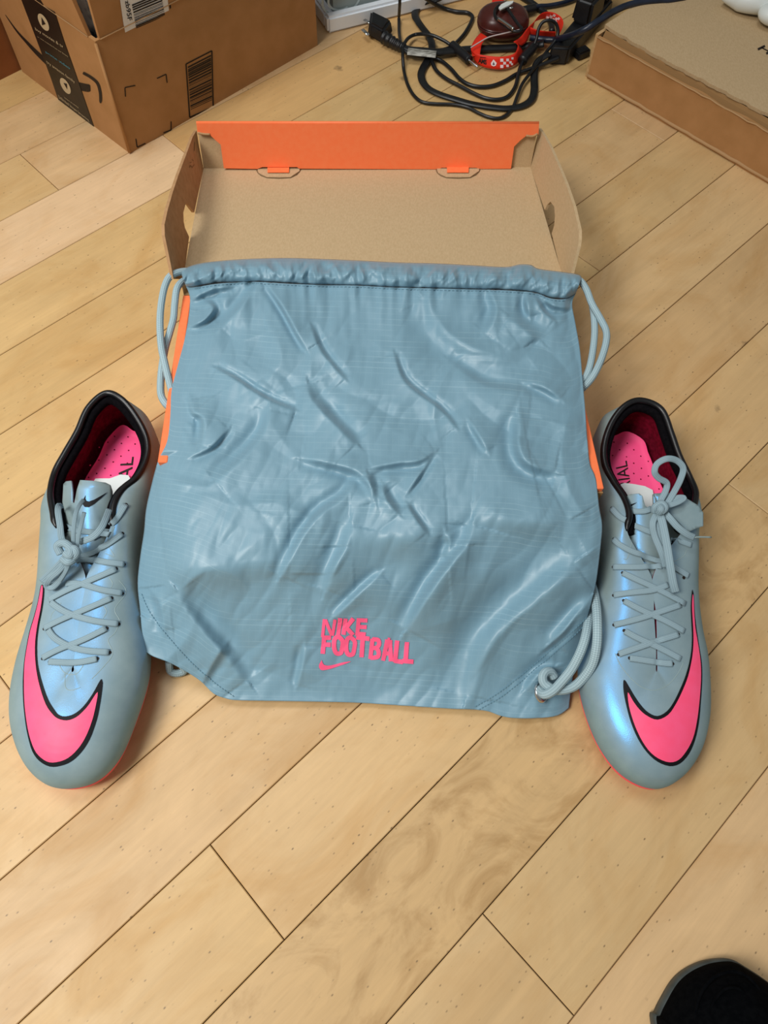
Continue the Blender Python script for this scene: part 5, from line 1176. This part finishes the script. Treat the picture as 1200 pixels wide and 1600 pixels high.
# red lanyard: ribbons standing on edge
ly = thing('lanyard', W(780, 95), 'red printed lanyard ribbon with white check squares looping around the maroon case', 'lanyard')
def ribbon(name, A_e, B_e, m=None):
    a = [Vector(p) for p in cr([W(*p) for p in A_e], 6)]; b = [Vector(p) for p in cr([W(*p) for p in B_e], 6)]
    n = min(len(a), len(b)); vs = []; fs = []
    for i in range(n):
        for k in range(5): vs.append(a[i].lerp(b[i], k/4))
    for i in range(n-1):
        for k in range(4): fs.append((i*5+k, i*5+k+1, i*5+k+6, i*5+k+5))
    o = mk(name, vs, fs, m or M['red'], ly, True); s_ = o.modifiers.new('t', 'SOLIDIFY'); s_.thickness = .0005; s_.offset = 0
    return BVHTree.FromPolygons(vs, fs)
rbv = []
def fz(l, h): return [F7(x, y, h) for x, y in l]
rbv.append(ribbon('ribbon_front', fz([(45, 545), (80, 580), (140, 602), (230, 615), (330, 625), (430, 620), (520, 590), (553, 535), (556, 490), (512, 462)], .017), fz([(60, 630), (85, 675), (120, 708), (200, 745), (330, 765), (430, 755), (530, 715), (598, 640), (612, 575), (580, 490)], .0045)))
rbv.append(ribbon('ribbon_back', fz([(150, 362), (95, 420), (55, 490), (42, 545), (58, 620)], .012), fz([(225, 410), (190, 440), (160, 490), (148, 545), (140, 604)], .016)))
rbv.append(ribbon('ribbon_twist', fz([(510, 462), (590, 405), (665, 310), (745, 235)], .020), fz([(600, 505), (655, 460), (690, 370), (728, 300)], .012)))
rbv.append(ribbon('ribbon_side', fz([(700, 300), (770, 330), (870, 345), (978, 350)], .018), fz([(670, 380), (760, 398), (860, 408), (975, 412)], .008)))
up_b = ribbon('ribbon_loop', fz([(735, 245), (800, 165), (870, 132), (960, 142), (1035, 190), (1060, 255), (1040, 330), (1008, 385)], .022), fz([(775, 225), (825, 210), (880, 208), (935, 222), (982, 262), (1002, 300), (1005, 345), (990, 390)], .010)); rbv.append(up_b)
rbv.append(ribbon('ribbon_strap', fz([(278, -60), (275, 0), (272, 40), (272, 85)], .010), fz([(415, -60), (405, 0), (400, 40), (395, 85)], .010)))
tube('ribbon_edge', [W(*F7(x, y, h)) for x, y, h in [(38, 527, .018), (130, 470, .022), (240, 410, .026), (400, 370, .032), (590, 325, .040)]], .0008, mat('pale_ribbon_edge', (190, 176, 176), .6), ly, 8)
wsq = mat('white_check_print', (246, 226, 226), .6)
def on_rb(x, y):
    best = None
    for b in rbv:
        h_ = b.ray_cast(CAM, ray(x, y))
        if h_[0] is not None and (best is None or h_[3] < best[3]): best = h_
    if best is None: return W(x, y, .014)
    return best[0] - ray(x, y)*.0009
def rprint(name, polys, m):
    for pl_ in polys:
        vs = [on_rb(*F7(x, y)[:2]) for x, y in pl_]; mk(name, vs, fixup(vs, [list(range(len(vs)))]), m, ly)
def sq(x, y, a=15, r=0.0): c, s = math.cos(r), math.sin(r); return [(x+(u*c-v*s)*a, y+(u*s+v*c)*a) for u, v in ((-1, -1), (1, -1), (1, 1), (-1, 1))]
rprint('check_square', [sq(382, 664, 17), sq(382, 733, 17), sq(413, 697, 15), sq(446, 662, 15), sq(445, 726, 14), sq(478, 688, 13), sq(499, 644, 12), sq(494, 708, 11)], wsq)
rprint('check_square', [sq(900, 152, 17, .3), sq(884, 194, 15, .3), sq(924, 187, 16, .4), sq(960, 171, 14, .5), sq(952, 214, 13, .5), sq(982, 208, 13, .7), sq(1008, 206, 13, .8), sq(976, 240, 12, .8)], wsq)
rprint('crest_print', [[(262, 695), (290, 655), (325, 695), (315, 725), (290, 732), (265, 720)]], wsq)
rprint('crest_print', [[(278, 712), (290, 680), (306, 712), (292, 722)]], mat('grey_crest', (96, 88, 96), .6))
uv, f2 = text2d('AMS', 1, .04); q = [(120, 692), (212, 716), (215, 660), (126, 640)]
vs = [on_rb(*F7(*quadmap(q, u, v))[:2]) for u, v in uv]; mk('ribbon_lettering', vs, fixup(vs, f2), M['ink'], ly)
rprint('ribbon_bar', [[(140, 628), (208, 633), (206, 641), (140, 637)]], M['ink'])
rprint('ribbon_mark', [sq(805, 182, 16, .4)], mat('grey_badge', (140, 120, 124), .6))

# ------------------------------------------------------------------ black shoe, lower right corner
def bshoe():
    root = thing('black_shoe', (.26, -.10, 0), 'black shoe toe with a grey rubber rim in the bottom right corner', 'shoe')
    # outline of the sole in plan: toe points up the picture
    toe = [(1023, 1600), (1028, 1582), (1037, 1563), (1055, 1533), (1075, 1515), (1100, 1503), (1125, 1498), (1145, 1499), (1167, 1511), (1200, 1533), (1228, 1560), (1250, 1600)]
    pts = [W(x, y, .012) for x, y in toe]
    a, b = pts[0], pts[-1]; back = Vector((.06, -1, 0)).normalized()
    L1 = [b+back*.05+Vector((-.002, 0, 0)), b+back*.12+Vector((-.008, 0, 0)), b+back*.18+Vector((-.012, 0, 0)), b+back*.215+Vector((-.030, 0, 0)), (a+b)/2+back*.235, a+back*.215+Vector((.022, 0, 0)), a+back*.18+Vector((.008, 0, 0)), a+back*.12+Vector((.010, 0, 0)), a+back*.05+Vector((.004, 0, 0))]
    ring = [Vector(p) for p in cr([tuple(p) for p in pts+L1], 5, True)]
    c = sum(ring, Vector())/len(ring); n = len(ring)
    def rg(bm, inset, z, zf=None):
        out = []
        for p in ring:
            d = (c-p); d.z = 0; q = p+d.normalized()*min(inset, d.length*.95); q.z = z if zf is None else zf(q); out.append(bm.verts.new(q))
        return out
    def loft(rs, bm, cap0=True, cap1=True):
        for r0, r1 in zip(rs, rs[1:]):
            for i in range(n): bm.faces.new((r0[i], r0[(i+1) % n], r1[(i+1) % n], r1[i]))
        if cap0: bm.faces.new(rs[0][::-1])
        if cap1: bm.faces.new(rs[-1])
    bm = bmesh.new(); loft([rg(bm, .003, .0005), rg(bm, 0, .003), rg(bm, 0, .010), rg(bm, .0015, .013)], bm)
    mkbm('rubber_sole', bm, greyr, root, True)
    bm = bmesh.new()
    def z_(q): return 0
    rs = [rg(bm, .0012, .006), rg(bm, .0018, .016), rg(bm, .004, .023)]
    for ins, zz in ((.008, .030), (.014, .038), (.022, .045), (.030, .050)): rs.append(rg(bm, ins, zz))
    loft(rs, bm); mkbm('upper', bm, blk, root, True)
    # stitched toe ridge
    tr_ = [W(x, y, .036) for x, y in [(1085, 1600), (1092, 1560), (1110, 1532), (1135, 1519), (1160, 1522), (1185, 1545), (1205, 1600)]]
    tube('toe_ridge', tr_, .0012, blk, root, 8)
    tube('toe_ridge', [W(x, y, .040) for x, y in [(1105, 1600), (1112, 1572), (1130, 1548), (1150, 1544), (1170, 1560), (1185, 1600)]], .0010, blk, root, 8)
greyr = mat('grey_rubber_rim', (58, 66, 66), .6); add_noise(greyr, (50, 58, 58), (68, 76, 76), 80)
blk = mat('black_knit', (10, 11, 14), .95, spec=.03); add_noise(blk, (4, 5, 7), (9, 10, 12), 300, .3, .0006)
bshoe()
